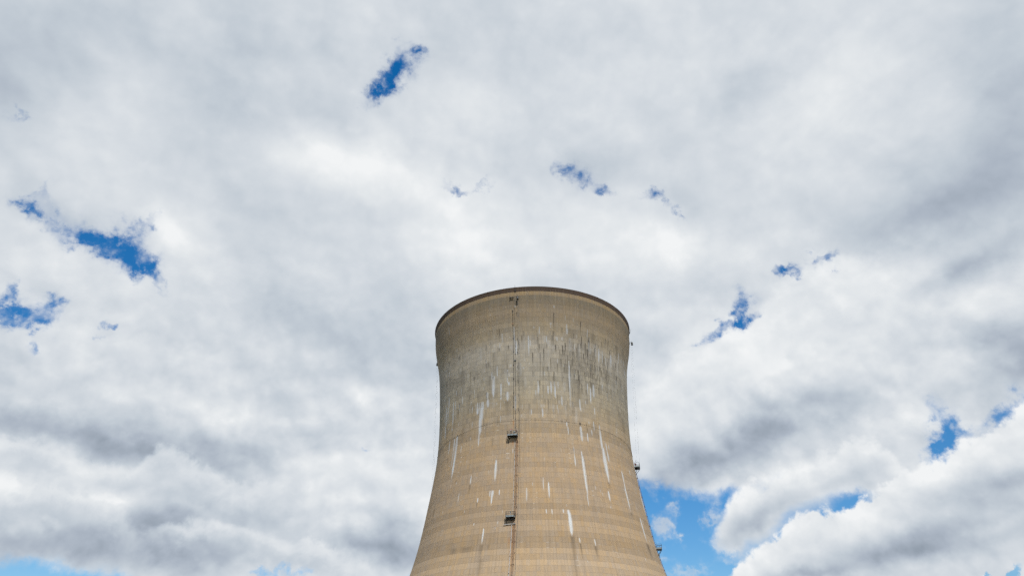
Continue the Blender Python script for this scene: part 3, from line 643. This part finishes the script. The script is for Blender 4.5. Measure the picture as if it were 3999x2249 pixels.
def shell_material():
    m = bpy.data.materials.new('weathered_concrete')
    m.use_nodes = True
    t = NT(m.node_tree)
    b = t.n['Principled BSDF']
    uv = t.node('ShaderNodeUVMap', uv_map='panels').outputs[0]
    u, v, _ = t.sep(uv)
    att = lambda nm, o='Fac': t.node('ShaderNodeAttribute', attribute_name=nm).outputs[o]
    tone = att('pour_tone', 'Color')
    white, dark, rust, grime = att('white_run'), att('dark_run'), att('rust_run'), att('grime')
    # coordinates in metres on the unrolled wall
    wall = t.comb(t.math('MULTIPLY', u, 0.74), t.math('MULTIPLY', v, COURSE), 0.0)
    runs = t.comb(t.math('MULTIPLY', u, 0.74 * 2.2), t.math('MULTIPLY', v, COURSE * 0.10), 0.0)
    runs_f = t.comb(t.math('MULTIPLY', u, 0.74 * 7.0), t.math('MULTIPLY', v, COURSE * 0.35), 3.0)
    n_run = t.noise(runs, 1.0, 5.0, 0.6)
    n_fine = t.noise(runs_f, 1.0, 4.0, 0.6)
    n_big = t.noise(wall, 0.09, 4.0, 0.55)
    n_grain = t.noise(wall, 2.5, 6.0, 0.65)
    # panels
    fu, fv = t.math('FLOOR', u), t.math('FLOOR', v)
    wn = t.node('ShaderNodeTexWhiteNoise', noise_dimensions='3D')
    t.l.new(t.comb(fu, fv, 0.0), wn.inputs['Vector'])
    wn2 = t.node('ShaderNodeTexWhiteNoise', noise_dimensions='3D')
    t.l.new(t.comb(t.math('FLOOR', t.math('MULTIPLY_ADD', u, 0.5, t.math('MULTIPLY', fv, 0.37))), fv, 7.0), wn2.inputs['Vector'])
    hsv = t.node('ShaderNodeHueSaturation')
    val = t.math('MULTIPLY_ADD', t.math('SUBTRACT', wn.outputs[0], 0.5), 0.09, 1.0)
    val = t.math('MULTIPLY_ADD', t.math('MULTIPLY', t.math('SUBTRACT', wn2.outputs[0], 0.5), att('patchy')), 0.15, val)
    val = t.math('MULTIPLY_ADD', t.math('SUBTRACT', n_run, 0.5), 0.62, val)
    val = t.math('MULTIPLY_ADD', t.math('SUBTRACT', n_fine, 0.5), 0.22, val)
    val = t.math('MULTIPLY_ADD', t.math('SUBTRACT', n_big, 0.5), 0.35, val)
    val = t.math('MULTIPLY_ADD', t.math('SUBTRACT', n_grain, 0.5), 0.14, val)
    t.l.new(tone, hsv.inputs['Color'])
    t.l.new(val, hsv.inputs['Value'])
    sat = t.math('MULTIPLY_ADD', t.math('SUBTRACT', n_big, 0.5), 0.5, 1.0)
    t.l.new(t.math('MULTIPLY_ADD', t.math('SUBTRACT', wn.outputs[0], 0.5), 0.2, sat), hsv.inputs['Saturation'])
    col = hsv.outputs[0]
    # greenish-grey bloom in old runs
    col = t.mix(t.math('MULTIPLY', t.ramp(n_run, 0.52, 0.75), 0.28), col, (0.20, 0.185, 0.15, 1))
    # joints
    du = t.math('ABSOLUTE', t.math('SUBTRACT', t.math('FRACT', t.math('ADD', u, 0.5)), 0.5))
    wob = t.math('MULTIPLY', t.math('SUBTRACT', t.noise(wall, 0.8, 3.0, 0.6), 0.5), 0.10)
    vj = t.math('ADD', v, wob)
    dv = t.math('ABSOLUTE', t.math('SUBTRACT', t.math('FRACT', t.math('ADD', vj, 0.5)), 0.5))
    jn = t.noise(wall, 0.45, 4.0, 0.6)
    ju = t.math('MULTIPLY', t.ramp(du, 0.03, 0.09, 1.0, 0.0), t.math('MULTIPLY_ADD', jn, 0.9, att('joint')))
    jv = t.math('MULTIPLY', t.ramp(dv, 0.02, 0.06, 1.0, 0.0), t.math('MULTIPLY_ADD', jn, 1.1, -0.02))
    j = t.math('MAXIMUM', t.math('MULTIPLY', ju, 0.5, clamp=True), t.math('MULTIPLY', jv, 1.05, clamp=True))
    j = t.math('MULTIPLY', j, t.math('MULTIPLY_ADD', grime, 1.0, 0.85), clamp=True)
    col = t.mix(t.math('MULTIPLY', j, 0.52, clamp=True), col, (0.07, 0.06, 0.045, 1))
    # grime running from the joints
    gr = t.math('MULTIPLY', grime, t.ramp(n_fine, 0.45, 0.68))
    col = t.mix(t.math('MULTIPLY', gr, 0.8), col, (0.075, 0.062, 0.045, 1))
    # lime bleeding along the course joints
    lb = t.math('MULTIPLY', t.ramp(dv, 0.03, 0.11, 1.0, 0.0), t.ramp(t.noise(t.comb(t.math('MULTIPLY', u, 0.5), t.math('MULTIPLY', fv, 3.1), 0.0), 0.55, 5.0, 0.7), 0.585, 0.70))
    lb = t.math('MULTIPLY', lb, att('lime'))
    col = t.mix(t.math('MULTIPLY', lb, 0.75), col, (0.66, 0.64, 0.58, 1))
    # placed runs
    d2 = t.math('MULTIPLY', t.math('MULTIPLY', dark, 1.6, clamp=True), t.ramp(n_fine, 0.30, 0.58, 0.55, 1.0))
    col = t.mix(t.math('MULTIPLY', d2, 0.92, clamp=True), col, (0.045, 0.038, 0.03, 1))
    strands = t.comb(t.math('MULTIPLY', u, 0.74 * 5.5), t.math('MULTIPLY', v, COURSE * 0.16), 11.0)
    sn = t.ramp(t.noise(strands, 1.0, 5.0, 0.65), 0.33, 0.62)
    w2 = t.math('MULTIPLY', white, t.math('MULTIPLY_ADD', sn, 0.95, 0.30))
    w2 = t.ramp(w2, 0.04, 0.72, smooth=False)
    wcol = t.mix(att('bright'), (0.36, 0.38, 0.40, 1), (0.50, 0.515, 0.51, 1))
    col = t.mix(w2, col, wcol)
    r2 = t.math('MULTIPLY', rust, t.ramp(n_grain, 0.3, 0.6, 0.6, 1.0))
    col = t.mix(t.math('MULTIPLY', r2, 0.85, clamp=True), col, (0.30, 0.115, 0.025, 1))
    t.l.new(col, b.inputs['Base Color'])
    b.inputs['Roughness'].default_value = 0.92
    b.inputs['Specular IOR Level'].default_value = 0.25
    bump = t.node('ShaderNodeBump')
    bump.inputs['Strength'].default_value = 0.25
    bump.inputs['Distance'].default_value = 0.03
    t.l.new(t.math('SUBTRACT', t.math('MULTIPLY', n_grain, 0.6), j), bump.inputs['Height'])
    t.l.new(bump.outputs[0], b.inputs['Normal'])
    return m


def grid_mesh(name, phis, ns, closed=True):
    """outer surface of the shell over the given angles and courses, with its stain maps"""
    P, N = len(phis), len(ns)
    ph = np.radians(phis)
    r = radius(ns)
    X = r[:, None] * np.sin(ph)[None, :]
    Y = -r[:, None] * np.cos(ph)[None, :]
    Z = np.repeat((RIM_Z - ns * COURSE)[:, None], P, 1)
    co = np.stack([X, Y, Z], -1).reshape(-1, 3)
    i = np.arange(P) if closed else np.arange(P - 1)
    a, bq = np.meshgrid(np.arange(N - 1), i, indexing='ij')
    nx = (bq + 1) % P
    f = np.stack([a * P + bq, (a + 1) * P + bq, (a + 1) * P + nx, a * P + nx], -1).reshape(-1, 4)
    me = bpy.data.meshes.new(name)
    me.vertices.add(len(co))
    me.vertices.foreach_set('co', co.astype(np.float32).ravel())
    me.loops.add(f.size)
    me.loops.foreach_set('vertex_index', f.astype(np.int32).ravel())
    me.polygons.add(len(f))
    me.polygons.foreach_set('loop_start', (np.arange(len(f)) * 4).astype(np.int32))
    me.polygons.foreach_set('use_smooth', np.ones(len(f), bool))
    # panel coordinates: u = panel number, v = course number
    uvl = me.uv_layers.new(name='panels')
    phw = np.append(phis, phis[0] + 360.0)
    uu0 = phw[bq] * PANELS / 360.0
    uu1 = phw[bq + 1] * PANELS / 360.0
    va, vb = ns[a], ns[a + 1]
    uvs = np.stack([np.stack([uu0, va], -1), np.stack([uu0, vb], -1), np.stack([uu1, vb], -1), np.stack([uu1, va], -1)], -2)
    uvl.data.foreach_set('uv', (uvs + np.array([500.0, 0.0])).astype(np.float32).ravel())
    # colour of each pour
    nc = (ns[:-1] + ns[1:]) / 2
    zk = np.array([z[0] for z in ZONE])
    zc = np.array([z[1] for z in ZONE])
    tn = np.array([TONE[min(int(k), len(TONE) - 1)] for k in nc])
    tn = np.where(nc > len(TONE), 1.0, tn)
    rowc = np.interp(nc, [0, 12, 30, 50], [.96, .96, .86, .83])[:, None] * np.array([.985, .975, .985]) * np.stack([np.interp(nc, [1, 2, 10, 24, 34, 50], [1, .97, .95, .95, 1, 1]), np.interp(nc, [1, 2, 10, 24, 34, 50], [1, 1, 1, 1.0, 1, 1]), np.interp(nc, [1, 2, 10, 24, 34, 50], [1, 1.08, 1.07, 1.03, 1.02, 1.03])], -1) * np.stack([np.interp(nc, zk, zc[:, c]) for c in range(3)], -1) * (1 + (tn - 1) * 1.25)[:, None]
    fc = np.repeat(rowc[:, None, :], len(i), 1).reshape(-1, 3)
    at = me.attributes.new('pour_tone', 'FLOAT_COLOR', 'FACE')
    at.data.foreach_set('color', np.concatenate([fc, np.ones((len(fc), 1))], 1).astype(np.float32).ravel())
    # stain maps
    PH, NN = np.meshgrid(phis, ns)
    RR = np.repeat(r[:, None], P, 1)

    def runs(table, shape):
        out = np.zeros((N, P))
        for (f0, n0, n1, w, s) in table:
            if n1 <= n0:
                continue
            hw = max(w * (0.52 if shape == 'white' else 0.55), 0.13)
            span = math.degrees(3.2 * hw / 30.0)
            ci = np.where(np.abs(phis - f0) < span)[0]
            ri = np.where((ns > n0 - 0.4) & (ns < n1 + 0.4))[0]
            if len(ci) == 0 or len(ri) == 0:
                continue
            sub = np.ix_(ri, ci)
            tt = (NN[sub] - n0) / (n1 - n0)
            L = (n1 - n0)
            if shape == 'white':
                prof = np.interp(tt, [0, .12, .35, .7, 1], [.6, .75, 1, .8, .25])
                fade = np.interp(tt, [-.02, .03, .75, 1.02], [0, 1, 1, 0.0])
            else:
                prof = np.interp(tt, [0, .5, 1], [1, .9, .6])
                fade = np.interp(tt, [-.03, .03, .45, 1.05], [0, 1, .8, 0.0])
            dx = np.radians(PH[sub] - f0) * RR[sub] / (hw * prof)
            g = (s * 0.88 if shape == 'white' else s) * np.exp(-np.abs(dx) ** 2.0) * fade
            out[sub] = np.maximum(out[sub], g)
        return out

    def put(nm, arr):
        q = me.attributes.new(nm, 'FLOAT', 'POINT')
        q.data.foreach_set('value', np.clip(arr, 0, 2).astype(np.float32).ravel())
    put('white_run', runs(WHITE_RUNS, 'white'))
    put('dark_run', runs(DARK_RUNS, 'dark'))
    put('rust_run', runs(RUST_RUNS, 'dark'))
    g = lambda f0, n0, sf, sn: np.exp(-((PH - f0) / sf) ** 2 - ((NN - n0) / sn) ** 2)
    put('grime', np.clip(1.0 * g(30, 15.5, 15, 4.2) + 0.7 * g(42, 20, 12, 4.5) + 0.35 * g(60, 24, 14, 8) + 0.25 * g(-40, 22, 30, 7), 0, 1))
    put('patchy', np.interp(NN, [0, 6, 11, 24, 34, 45], [.15, .4, 1.2, 1.2, .5, .2]))
    put('joint', np.interp(NN, [0, 8, 12, 24, 32, 44, 50], [.35, .25, -.05, -.15, -.10, 0.05, .25]))
    put('lime', np.interp(NN, [0, 3, 8, 26, 45, 60], [.2, .4, .6, 1.0, .9, .5]))
    put('bright', np.interp(NN, [0, 20, 32, 42], [.15, .25, .55, 1.0]))
    me.update()
    return me


def build_tower():
    root = thing('cooling_tower', 'huge tan concrete hyperbolic cooling tower streaked with white stains', 'cooling tower', loc=(0, TOWER_Y, 0))
    mat = shell_material()
    front = np.arange(-100, 100.01, 0.25)
    back = np.arange(104, 260, 4.0)
    phis = np.concatenate([front, back])
    ns = np.concatenate([np.arange(1.0, 62.01, 0.2), np.arange(63, 74.1, 1.0)])
    link('shell', grid_mesh('shell', phis, ns), mat, root)
    # rim: outward leaning ring beam with a flat top and an inner face
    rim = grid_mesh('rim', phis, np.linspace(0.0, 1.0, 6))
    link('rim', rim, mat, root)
    bm = MB()
    seg = 240
    ro, ri = float(radius(0.0)) - 0.004, float(radius(0.0)) - 1.1
    prof = [(ro, RIM_Z - 0.003), (ri, RIM_Z - 0.003), (float(radius(1.0)) - 0.9, RIM_Z - 1.0 * COURSE)]
    prof += [(float(radius(k)) - 0.45, RIM_Z - k * COURSE) for k in (2, 4, 8, 14, 20, 28, 36, 44, 52, 60, 68, 74)]
    rings = [[bm.bm.verts.new((r * math.sin(2 * math.pi * i / seg), -r * math.cos(2 * math.pi * i / seg), z)) for i in range(seg)] for r, z in prof]
    for a, b in zip(rings, rings[1:]):
        for i in range(seg):
            bm.bm.faces.new((a[i], a[(i + 1) % seg], b[(i + 1) % seg], b[i]))
    inner = bpy.data.materials.new('inner_concrete')
    inner.use_nodes = True
    t = NT(inner.node_tree)
    co = t.node('ShaderNodeTexCoord').outputs['Object']
    t.l.new(t.mix(t.noise(co, 0.3, 5.0, 0.6), (0.15, 0.14, 0.12, 1), (0.27, 0.25, 0.21, 1)), t.n['Principled BSDF'].inputs['Base Color'])
    t.n['Principled BSDF'].inputs['Roughness'].default_value = 0.95
    bm.build('inner_wall', inner, root, smooth=True)
    # raking legs and basin below the frame
    r0, r1 = float(radius(74.0)) - 0.3, float(radius(74.0)) + 3.0
    z0 = RIM_Z - 74 * COURSE + 0.3
    legs = MB()
    for k in range(44):
        for s in (-1, 1):
            a0 = 2 * math.pi * (k + 0.5) / 44
            a1 = a0 + s * math.pi / 44
            legs.bar((r0 * math.sin(a0), -r0 * math.cos(a0), z0), (r1 * math.sin(a1), -r1 * math.cos(a1), 0.0), 0.45, 10)
    legs.build('leg_ring', inner, root, smooth=True)
    return root


build_tower()


# ---------------------------------------------------------------- access platforms
def make_platform(width, label, phi, n, lower=False):
    t = thing('access_platform', label, 'platform', 'access platforms bolted to the tower', on_shell(phi, n), yaw_at(phi))
    hw, dep = width / 2, 1.55
    deck = MB().box(-hw, hw, 0.05, dep, -0.08, -0.03)
    for i in range(9):
        x = -hw + 0.06 + i * (width - 0.12) / 8
        deck.box(x - 0.02, x + 0.02, 0.06, dep - 0.01, -0.13, -0.082)
    deck.build('deck', M_STEEL, t)
    toe = MB().box(-hw, hw, dep + 0.002, dep + 0.03, -0.14, 0.24)
    toe.box(-hw - 0.03, -hw - 0.002, 0.1, dep, -0.14, 0.24).box(hw + 0.002, hw + 0.03, 0.1, dep, -0.14, 0.24)
    toe.build('toe_board', M_GALV, t)
    rail = MB()
    H = 1.2
    xs = [-hw, -hw * 0.36, hw * 0.36, hw]
    for x in xs:
        rail.bar((x, dep + 0.06, -0.1), (x, dep + 0.06, H), 0.042)
    for s in (-hw, hw):
        rail.bar((s, 0.25, -0.1), (s, 0.25, H), 0.042)
        for z in (H, 0.68):
            rail.bar((s, 0.25, z), (s, dep + 0.06, z), 0.038)
    for z in (H, 0.68):
        rail.bar((-hw, dep + 0.06, z), (hw, dep + 0.06, z), 0.038)
    rail.build('railing', M_STEEL, t)
    slope = float(radius(n + 1.3) - radius(n))
    for s in (-1, 1):
        br = MB()
        x = s * (hw - 0.09)
        br.beam((x, 0.02, -0.25), (x, dep, -0.25), 0.12, 0.13)
        br.beam((x, dep - 0.1, -0.28), (x, slope + 0.04, -1.75), 0.10, 0.12)
        br.box(x - 0.14, x + 0.14, slope - 0.1, slope + 0.06, -2.0, -1.6)
        br.build('bracket', M_BLACK, t)
    bm = MB().beam((-hw, 0.30, -0.34), (hw, 0.30, -0.34), 0.10, 0.14)
    if lower:
        bm.beam((-hw - 0.1, 0.35, -0.62), (hw + 0.55, 0.35, -0.62), 0.14, 0.18)
        bm.beam((hw, 0.62, -0.42), (hw + 0.5, 0.62, -0.42), 0.08, 0.08)
        bm.beam((hw + 0.5, 0.35, -0.62), (hw + 0.5, 0.62, -0.42), 0.08, 0.08)
    bm.build('cross_beam', M_BLACK, t)
    if lower:
        MB().bar((-hw - 0.3, slope + 0.25, -1.75), (hw + 0.75, slope + 0.25, -1.85), 0.10, 10).build('stay_pipe', M_PIPE, t)
        g = MB()
        for z in (H, 0.68, 0.2):
            g.bar((-hw, dep + 0.05, z), (-hw - 0.42, dep - 0.55, z - 0.12 * (z > 1)), 0.028).bar((-hw - 0.42, dep - 0.55, z - 0.12 * (z > 1)), (-hw - 0.3, 0.3, z), 0.028)
        g.bar((-hw - 0.42, dep - 0.55, 0.0), (-hw - 0.42, dep - 0.55, H - 0.1), 0.03)
        g.build('ladder_gate', M_STEEL, t)
    return t


make_platform(2.75, 'broad grey steel platform with red lamps, the upper one on the front wall', -10.75, 32.65)
make_platform(2.15, 'narrow grey steel platform with projecting beams, the lower one on the front wall', -10.6, 48.5, True)
make_platform(2.75, 'steel platform with davit arm, seen end on against the sky on the right edge', 79.8, 33.75)
make_platform(2.15, 'empty railed steel platform seen end on, lowest on the right edge', 80.2, 50.35, True)


# ---------------------------------------------------------------- ladders
def make_ladder(phi, n0, n1, label):
    t = thing('ladder', label, 'ladder', 'rusty ladders up the tower wall', on_shell(phi, n1), yaw_at(phi))
    inv = t.matrix_basis.inverted() if False else (Matrix.Translation(t.location) @ Matrix.Rotation(t.rotation_euler.z, 4, 'Z')).inverted()
    nn = np.arange(n0, n1 + 0.01, 0.5)
    loc = lambda off, out: [inv @ on_shell(phi + math.degrees(off / float(radius(k))), k, out) for k in nn]
    for off in (-0.27, 0.27):
        MB().tube(loc(off, 0.22), 0.03).build('rail', M_RUST, t, True)
    MB().tube(loc(0.0, 0.28), 0.022).build('safety_rail', M_STEEL, t, True)
    pitch, k, count = 0.29 / COURSE, n0, 0
    first, rest = None, MB()
    while k < n1:
        a = inv @ on_shell(phi - math.degrees(0.27 / float(radius(k))), k, 0.22)
        b = inv @ on_shell(phi + math.degrees(0.27 / float(radius(k))), k, 0.22)
        if k > 64.0:
            rest.bar(a, b, 0.018, 5)          # out of the picture
        elif first is None:
            first = MB().bar((-0.28, 0, 0), (0.28, 0, 0), 0.019, 6).build('rung', M_RUST, t)
            first.location = (a + b) / 2
        else:
            c = first.copy()
            COL.objects.link(c)
            c.parent = t
            c.location = (a + b) / 2
        k += pitch
    if len(rest.bm.verts):
        rest.build('rung', M_RUST, t)['kind'] = 'stuff'
    k = n0 + 1.4
    while k < n1:
        for off in (-0.34, 0.34):
            a = inv @ on_shell(phi + math.degrees(off / float(radius(k))), k, -0.03)
            b = inv @ on_shell(phi + math.degrees(off / float(radius(k))), k, 0.30)
            MB().beam(a, b, 0.10, 0.12).build('wall_bracket', M_STEEL, t)
        k += 2.0
    return t


make_ladder(-8.75, 33.2, 48.6, 'rusty brown ladder up the front wall between the two front platforms')
make_ladder(-8.95, 49.4, 73.0, 'rusty brown ladder running down from the lower front platform')
make_ladder(81.6, 34.4, 50.0, 'dark ladder in profile along the right edge between the two right platforms')
make_ladder(81.8, 50.9, 73.0, 'dark ladder in profile along the right edge below the lowest platform')


# ---------------------------------------------------------------- pipes and shadow bars
def make_pipe(phi0, n0, phi1, n1, rad, out, mat, label, clamp_step, clamp_size, cat='pipe', grp='conduit pipes on the tower wall'):
    t = thing('conduit_pipe', label, cat, grp, on_shell(phi1, n1), yaw_at(phi1))
    inv = (Matrix.Translation(t.location) @ Matrix.Rotation(t.rotation_euler.z, 4, 'Z')).inverted()
    nn = np.arange(n0, n1 + 0.01, 0.5)
    pf = lambda k: phi0 + (phi1 - phi0) * (k - n0) / (n1 - n0)
    MB().tube([inv @ on_shell(pf(k), k, out) for k in nn], rad, 8).build('pipe', mat, t, True)
    k = n0 + 0.05
    while k < n1 and clamp_step:
        a = inv @ on_shell(pf(k), k, -0.02)
        b = inv @ on_shell(pf(k), k, out + rad + 0.05)
        MB().beam(a, b, clamp_size, clamp_size * 1.5).build('clamp', M_BLACK, t)
        k += clamp_step
    return t


make_pipe(-10.0, 5.4, -10.72, 29.2, 0.042, 0.12, M_BLACK, 'thin black pipe with dark clamps and a rust stain at its foot', 3.0, 0.20)
make_pipe(-9.45, 16.9, -9.62, 32.2, 0.040, 0.10, M_STEEL, 'thin dark pipe dropping from the small wall box to the upper front platform', 4.0, 0.12)
make_pipe(-8.95, 3.0, -9.3, 15.6, 0.026, 0.08, M_STEEL, 'very thin dark pipe running from under the rim down to the small wall box', 2.0, 0.10)
make_pipe(-9.75, 33.4, -9.85, 47.9, 0.055, 0.12, M_PIPE, 'slim grey pipe on the left of the ladder between the front platforms', 2.0, 0.12)
make_pipe(-10.05, 49.6, -10.3, 73.0, 0.075, 0.16, M_PIPE, 'pale grey pipe left of the ladder below the lower front platform', 2.9, 0.14)


def make_shadow_bar():  # bent bars built in place of the dark shadows of ladder brackets
    t = thing('shadow_bar', '', 'shadow bar', 'dark shadow bars down the wall beside the hoist wires')
    MB().bar((0.10, -0.03, 0.30), (0.02, 0.22, 0.12), 0.035).bar((0.02, 0.22, 0.12), (-0.06, 0.16, -0.42), 0.04).build('bent_bar', M_STEEL, t)
    MB().box(0.0, 0.2, -0.03, 0.03, 0.2, 0.42).build('wall_plate', M_STEEL, t)
    return t


hook = make_shadow_bar()
SHADOW_BAR_N = [3.4, 6.0, 8.6, 11.7, 14.8, 17.9, 21.0, 24.0, 27.0]
for i, k in enumerate(SHADOW_BAR_N):
    if i == 0:
        o = hook
    else:
        o = hook.copy()
        COL.objects.link(o)
        for ch in hook.children:
            c = ch.copy()
            COL.objects.link(c)
            c.parent = o
    o.location = on_shell(-7.85 - 0.02 * k * 0.3, k)
    o.rotation_euler = (0, 0, yaw_at(-7.9))
    o['label'] = 'small dark bent bar standing in for a bracket shadow, left of the hoist wires'


# ---------------------------------------------------------------- lamps, boxes and small gear
def make_beacon(phi, n, label, arm=0.95):
    t = thing('beacon_lamp', label, 'beacon', 'twin drum beacons below the rim', on_shell(phi, n), yaw_at(phi))
    MB().box(-0.16, 0.16, -0.10, 0.10, -0.25, 0.45).build('wall_plate', M_BLACK, t)
    MB().beam((0, 0.05, 0.42), (0, arm, 0.42), 0.09, 0.10).bar((0, arm, 0.35), (0, arm, 0.95), 0.03).ball((0, arm, 0.98), 0.06).build('arm', M_BLACK, t)
    for z in (0.12, -0.50):
        MB().lathe([(0.12, 0.34), (0.22, 0.30), (0.36, 0.06), (0.37, 0.0), (0.33, -0.12), (0.18, -0.2)][::-1], (0, arm, z), 20).build('drum', M_BLACK, t, True)
    MB().lathe([(0.27, -0.17), (0.30, -0.12), (0.30, -0.08), (0.27, -0.04)], (0, arm, 0.02), 20).build('lens', M_WHITE, t, True)
    return t


make_beacon(-7.0, 2.85, 'black twin drum beacon with white lens band, facing the viewer just under the rim')
make_beacon(84.0, 3.35, 'black twin drum beacon in silhouette on the right edge under the rim', 0.85)
make_beacon(-98.5, 5.0, 'black twin drum beacon half hidden behind the left edge of the tower', 0.85)

t = thing('floodlight', 'small black two headed floodlight under the rim, left of the front beacon', 'floodlight', None, on_shell(-10.25, 2.55), yaw_at(-10.25))
MB().beam((0.0, 0, 0.0), (0.0, 0.5, 0.0), 0.10, 0.10).bar((0.0, 0.45, 0), (-0.42, 0.45, 0.0), 0.05).bar((0.0, 0.45, 0), (0.42, 0.45, 0.05), 0.05).bar((0.36, 0.45, 0.05), (0.55, 0.45, 0.6), 0.04).build('frame', M_BLACK, t)
MB().ball((-0.40, 0.45, 0.02), 0.24).build('lamp_head', M_BLACK, t, True)
MB().lathe([(0.12, 0.2), (0.26, 0.1), (0.26, -0.16), (0.14, -0.24)][::-1], (0.32, 0.45, 0.0)).build('lamp_head', M_BLACK, t, True)
MB().ball((0.56, 0.45, 0.62), 0.13).build('sensor', M_BLACK, t, True)

for phi, lab in ((-8.3, 'short thin rod standing on the rim above the front beacon'), (83.0, 'short thin rod and hook on the right edge of the rim')):
    t = thing('lightning_rod', lab, 'rod', 'rods on the rim', on_shell(phi, 0.5), yaw_at(phi))
    MB().bar((0, 0.20, -0.5), (0, 0.75, 1.25), 0.035).build('rod', M_BLACK, t)
    MB().box(-0.16, 0.16, -0.1, 0.28, -0.55, -0.05).build('junction_box', M_BLACK, t)

t = thing('wall_box', 'small dark metal box on the wall between the thin pipes', 'box', None, on_shell(-9.45, 16.45), yaw_at(-9.45))
MB().box(-0.24, 0.24, -0.02, 0.22, -0.20, 0.22).build('housing', M_STEEL, t)
MB().box(-0.20, 0.20, 0.222, 0.24, 0.02, 0.18).build('cover', M_GALV, t)

# gear standing on the upper front platform
B = on_shell(-10.75, 32.65)
RZ = yaw_at(-10.75)
R3 = Matrix.Translation(B) @ Matrix.Rotation(RZ, 4, 'Z')
t = thing('obstruction_light', 'pair of red globes on a short white post, on the upper front platform', 'warning light', 'obstruction lights on the upper platforms', R3 @ Vector((0.45, 0.75, -0.03)), RZ)
MB().bar((0, 0, 0.0), (0.05, 0, 1.35), 0.08).bar((-0.26, 0, 1.38), (0.24, 0, 1.38), 0.055).build('post', M_BLACK, t)
for x in (-0.24, 0.22):
    MB().lathe([(0.08, 0.0), (0.10, 0.1), (0.10, 0.22), (0.08, 0.24)], (x, 0, 1.42)).build('socket', M_WHITE, t, True)
    MB().lathe([(0.09, 0.0), (0.13, 0.08), (0.12, 0.2), (0.05, 0.28)], (x, 0, 1.665)).build('globe', M_RED, t, True)
t = thing('control_box', 'dark box on thin legs at the middle of the upper front platform', 'box', None, R3 @ Vector((-0.42, 0.7, -0.03)), RZ)
MB().box(-0.28, 0.28, -0.18, 0.18, 0.85, 1.25).build('housing', M_GALV, t)
MB().bar((-0.22, 0, 0), (-0.22, 0, 0.85), 0.03).bar((0.22, 0, 0), (0.22, 0, 0.85), 0.03).build('stand', M_STEEL, t)
t = thing('motor', 'black round motor on the upper front platform beneath the red globes', 'motor', None, R3 @ Vector((0.15, 0.6, -0.03)), RZ)
MB().lathe([(0.15, 0.0), (0.21, 0.1), (0.21, 0.62), (0.12, 0.75)]).build('housing', M_BLACK, t, True)
t = thing('cable_reel', 'maroon cable reel with pale flanges at the right end of the upper front platform', 'reel', None, R3 @ Vector((-1.22, 0.85, -0.03)), RZ)
rl = MB()
rl.bar((-0.02, 0, 1.2), (0.18, 0, 1.2), 0.26, 18)
rl.build('drum', M_MAROON, t)
MB().bar((-0.08, 0, 1.2), (-0.025, 0, 1.2), 0.34, 18).bar((-0.05, 0, 0), (-0.05, 0, 0.9), 0.04).build('flange', M_WHITE, t)

# gear on the lower front platform
R4 = Matrix.Translation(on_shell(-10.6, 48.5)) @ Matrix.Rotation(yaw_at(-10.6), 4, 'Z')
t = thing('meter_post', 'short post with a pale square head, on the lower front platform', 'meter box', None, R4 @ Vector((-0.18, 1.35, -0.03)), yaw_at(-10.6))  # meter box on its post, no lamp
MB().bar((0, 0, 0), (0, 0, 0.95), 0.06).build('post', M_PIPE, t)
MB().box(-0.17, 0.17, -0.12, 0.12, 0.94, 1.2).build('head', M_GALV, t)

# gear on the upper right platform
R5 = Matrix.Translation(on_shell(79.8, 33.75)) @ Matrix.Rotation(yaw_at(79.8), 4, 'Z')
t = thing('davit_arm', 'bent dark davit arm with round winch, rising above the upper right platform', 'davit', None, R5 @ Vector((0.3, 0.12, 0.0)), yaw_at(79.8))
MB().tube([(0, 0.0, 0.3), (0, 0.05, 1.45), (0, 0.55, 1.55), (0, 0.60, 1.75), (0, 0.50, 1.85), (0, 0.52, 2.25)], 0.05).build('arm', M_BLACK, t, True)
MB().bar((-0.15, 0.25, 0.95), (0.15, 0.25, 0.95), 0.30, 16).build('winch_drum', M_MAROON, t)


# ---------------------------------------------------------------- wires
def wire(pts, r, label, mat=M_WIRE, name='hoist_wire', group='thin hoist wires hanging from the beacons', cat='wire'):
    o = MB().tube(pts, r, 5).build(name, mat, None, True)
    tag(o, label, cat, group)
    return o


wire([on_shell(-6.9, 3.4, 0.9), on_shell(-7.2, 20, 0.75), on_shell(-7.55, 32.9, 0.55)], 0.022, 'left one of the two thin wires from the front beacon to the upper front platform')
wire([on_shell(-6.35, 3.4, 0.9), on_shell(-6.75, 20, 0.55), on_shell(-7.15, 33, 0.35), on_shell(-7.5, 49, 0.3), on_shell(-7.7, 66, 0.3)], 0.022, 'right one of the two thin front wires, running on down past both front platforms')
pb = on_shell(84.0, 3.6, 0.85)
wire([pb + Vector((0, 0, 0.2)), on_shell(80.3, 33.7, 1.6)], 0.010, 'thin wire from the right beacon to the outer corner of the right platform')
wire([on_shell(83.6, 3.6, 0.5), on_shell(80.3, 33.7, 0.7)], 0.009, 'thin wire from the right beacon to the inner side of the right platform')
wire([on_shell(-98.5, 5.4, 0.85), on_shell(-97.0, 36.0, 1.6)], 0.010, 'outer thin wire hanging beside the left edge of the tower from the left beacon')
wire([on_shell(-98.0, 5.4, 0.5), on_shell(-96.0, 36.0, 1.0)], 0.009, 'inner thin wire hanging beside the left edge of the tower from the left beacon')
ka = np.array([c[0] for c in CABLE])
kb = np.array([c[1] for c in CABLE])
cab = [on_shell(f, float(np.interp(f, ka, kb)), 0.07) for f in np.arange(-105, 105.1, 1.5)]
wire(cab, 0.017, 'black cable sagging round the whole wall just above the upper front platform', M_BLACK, 'wall_cable', None, 'cable')
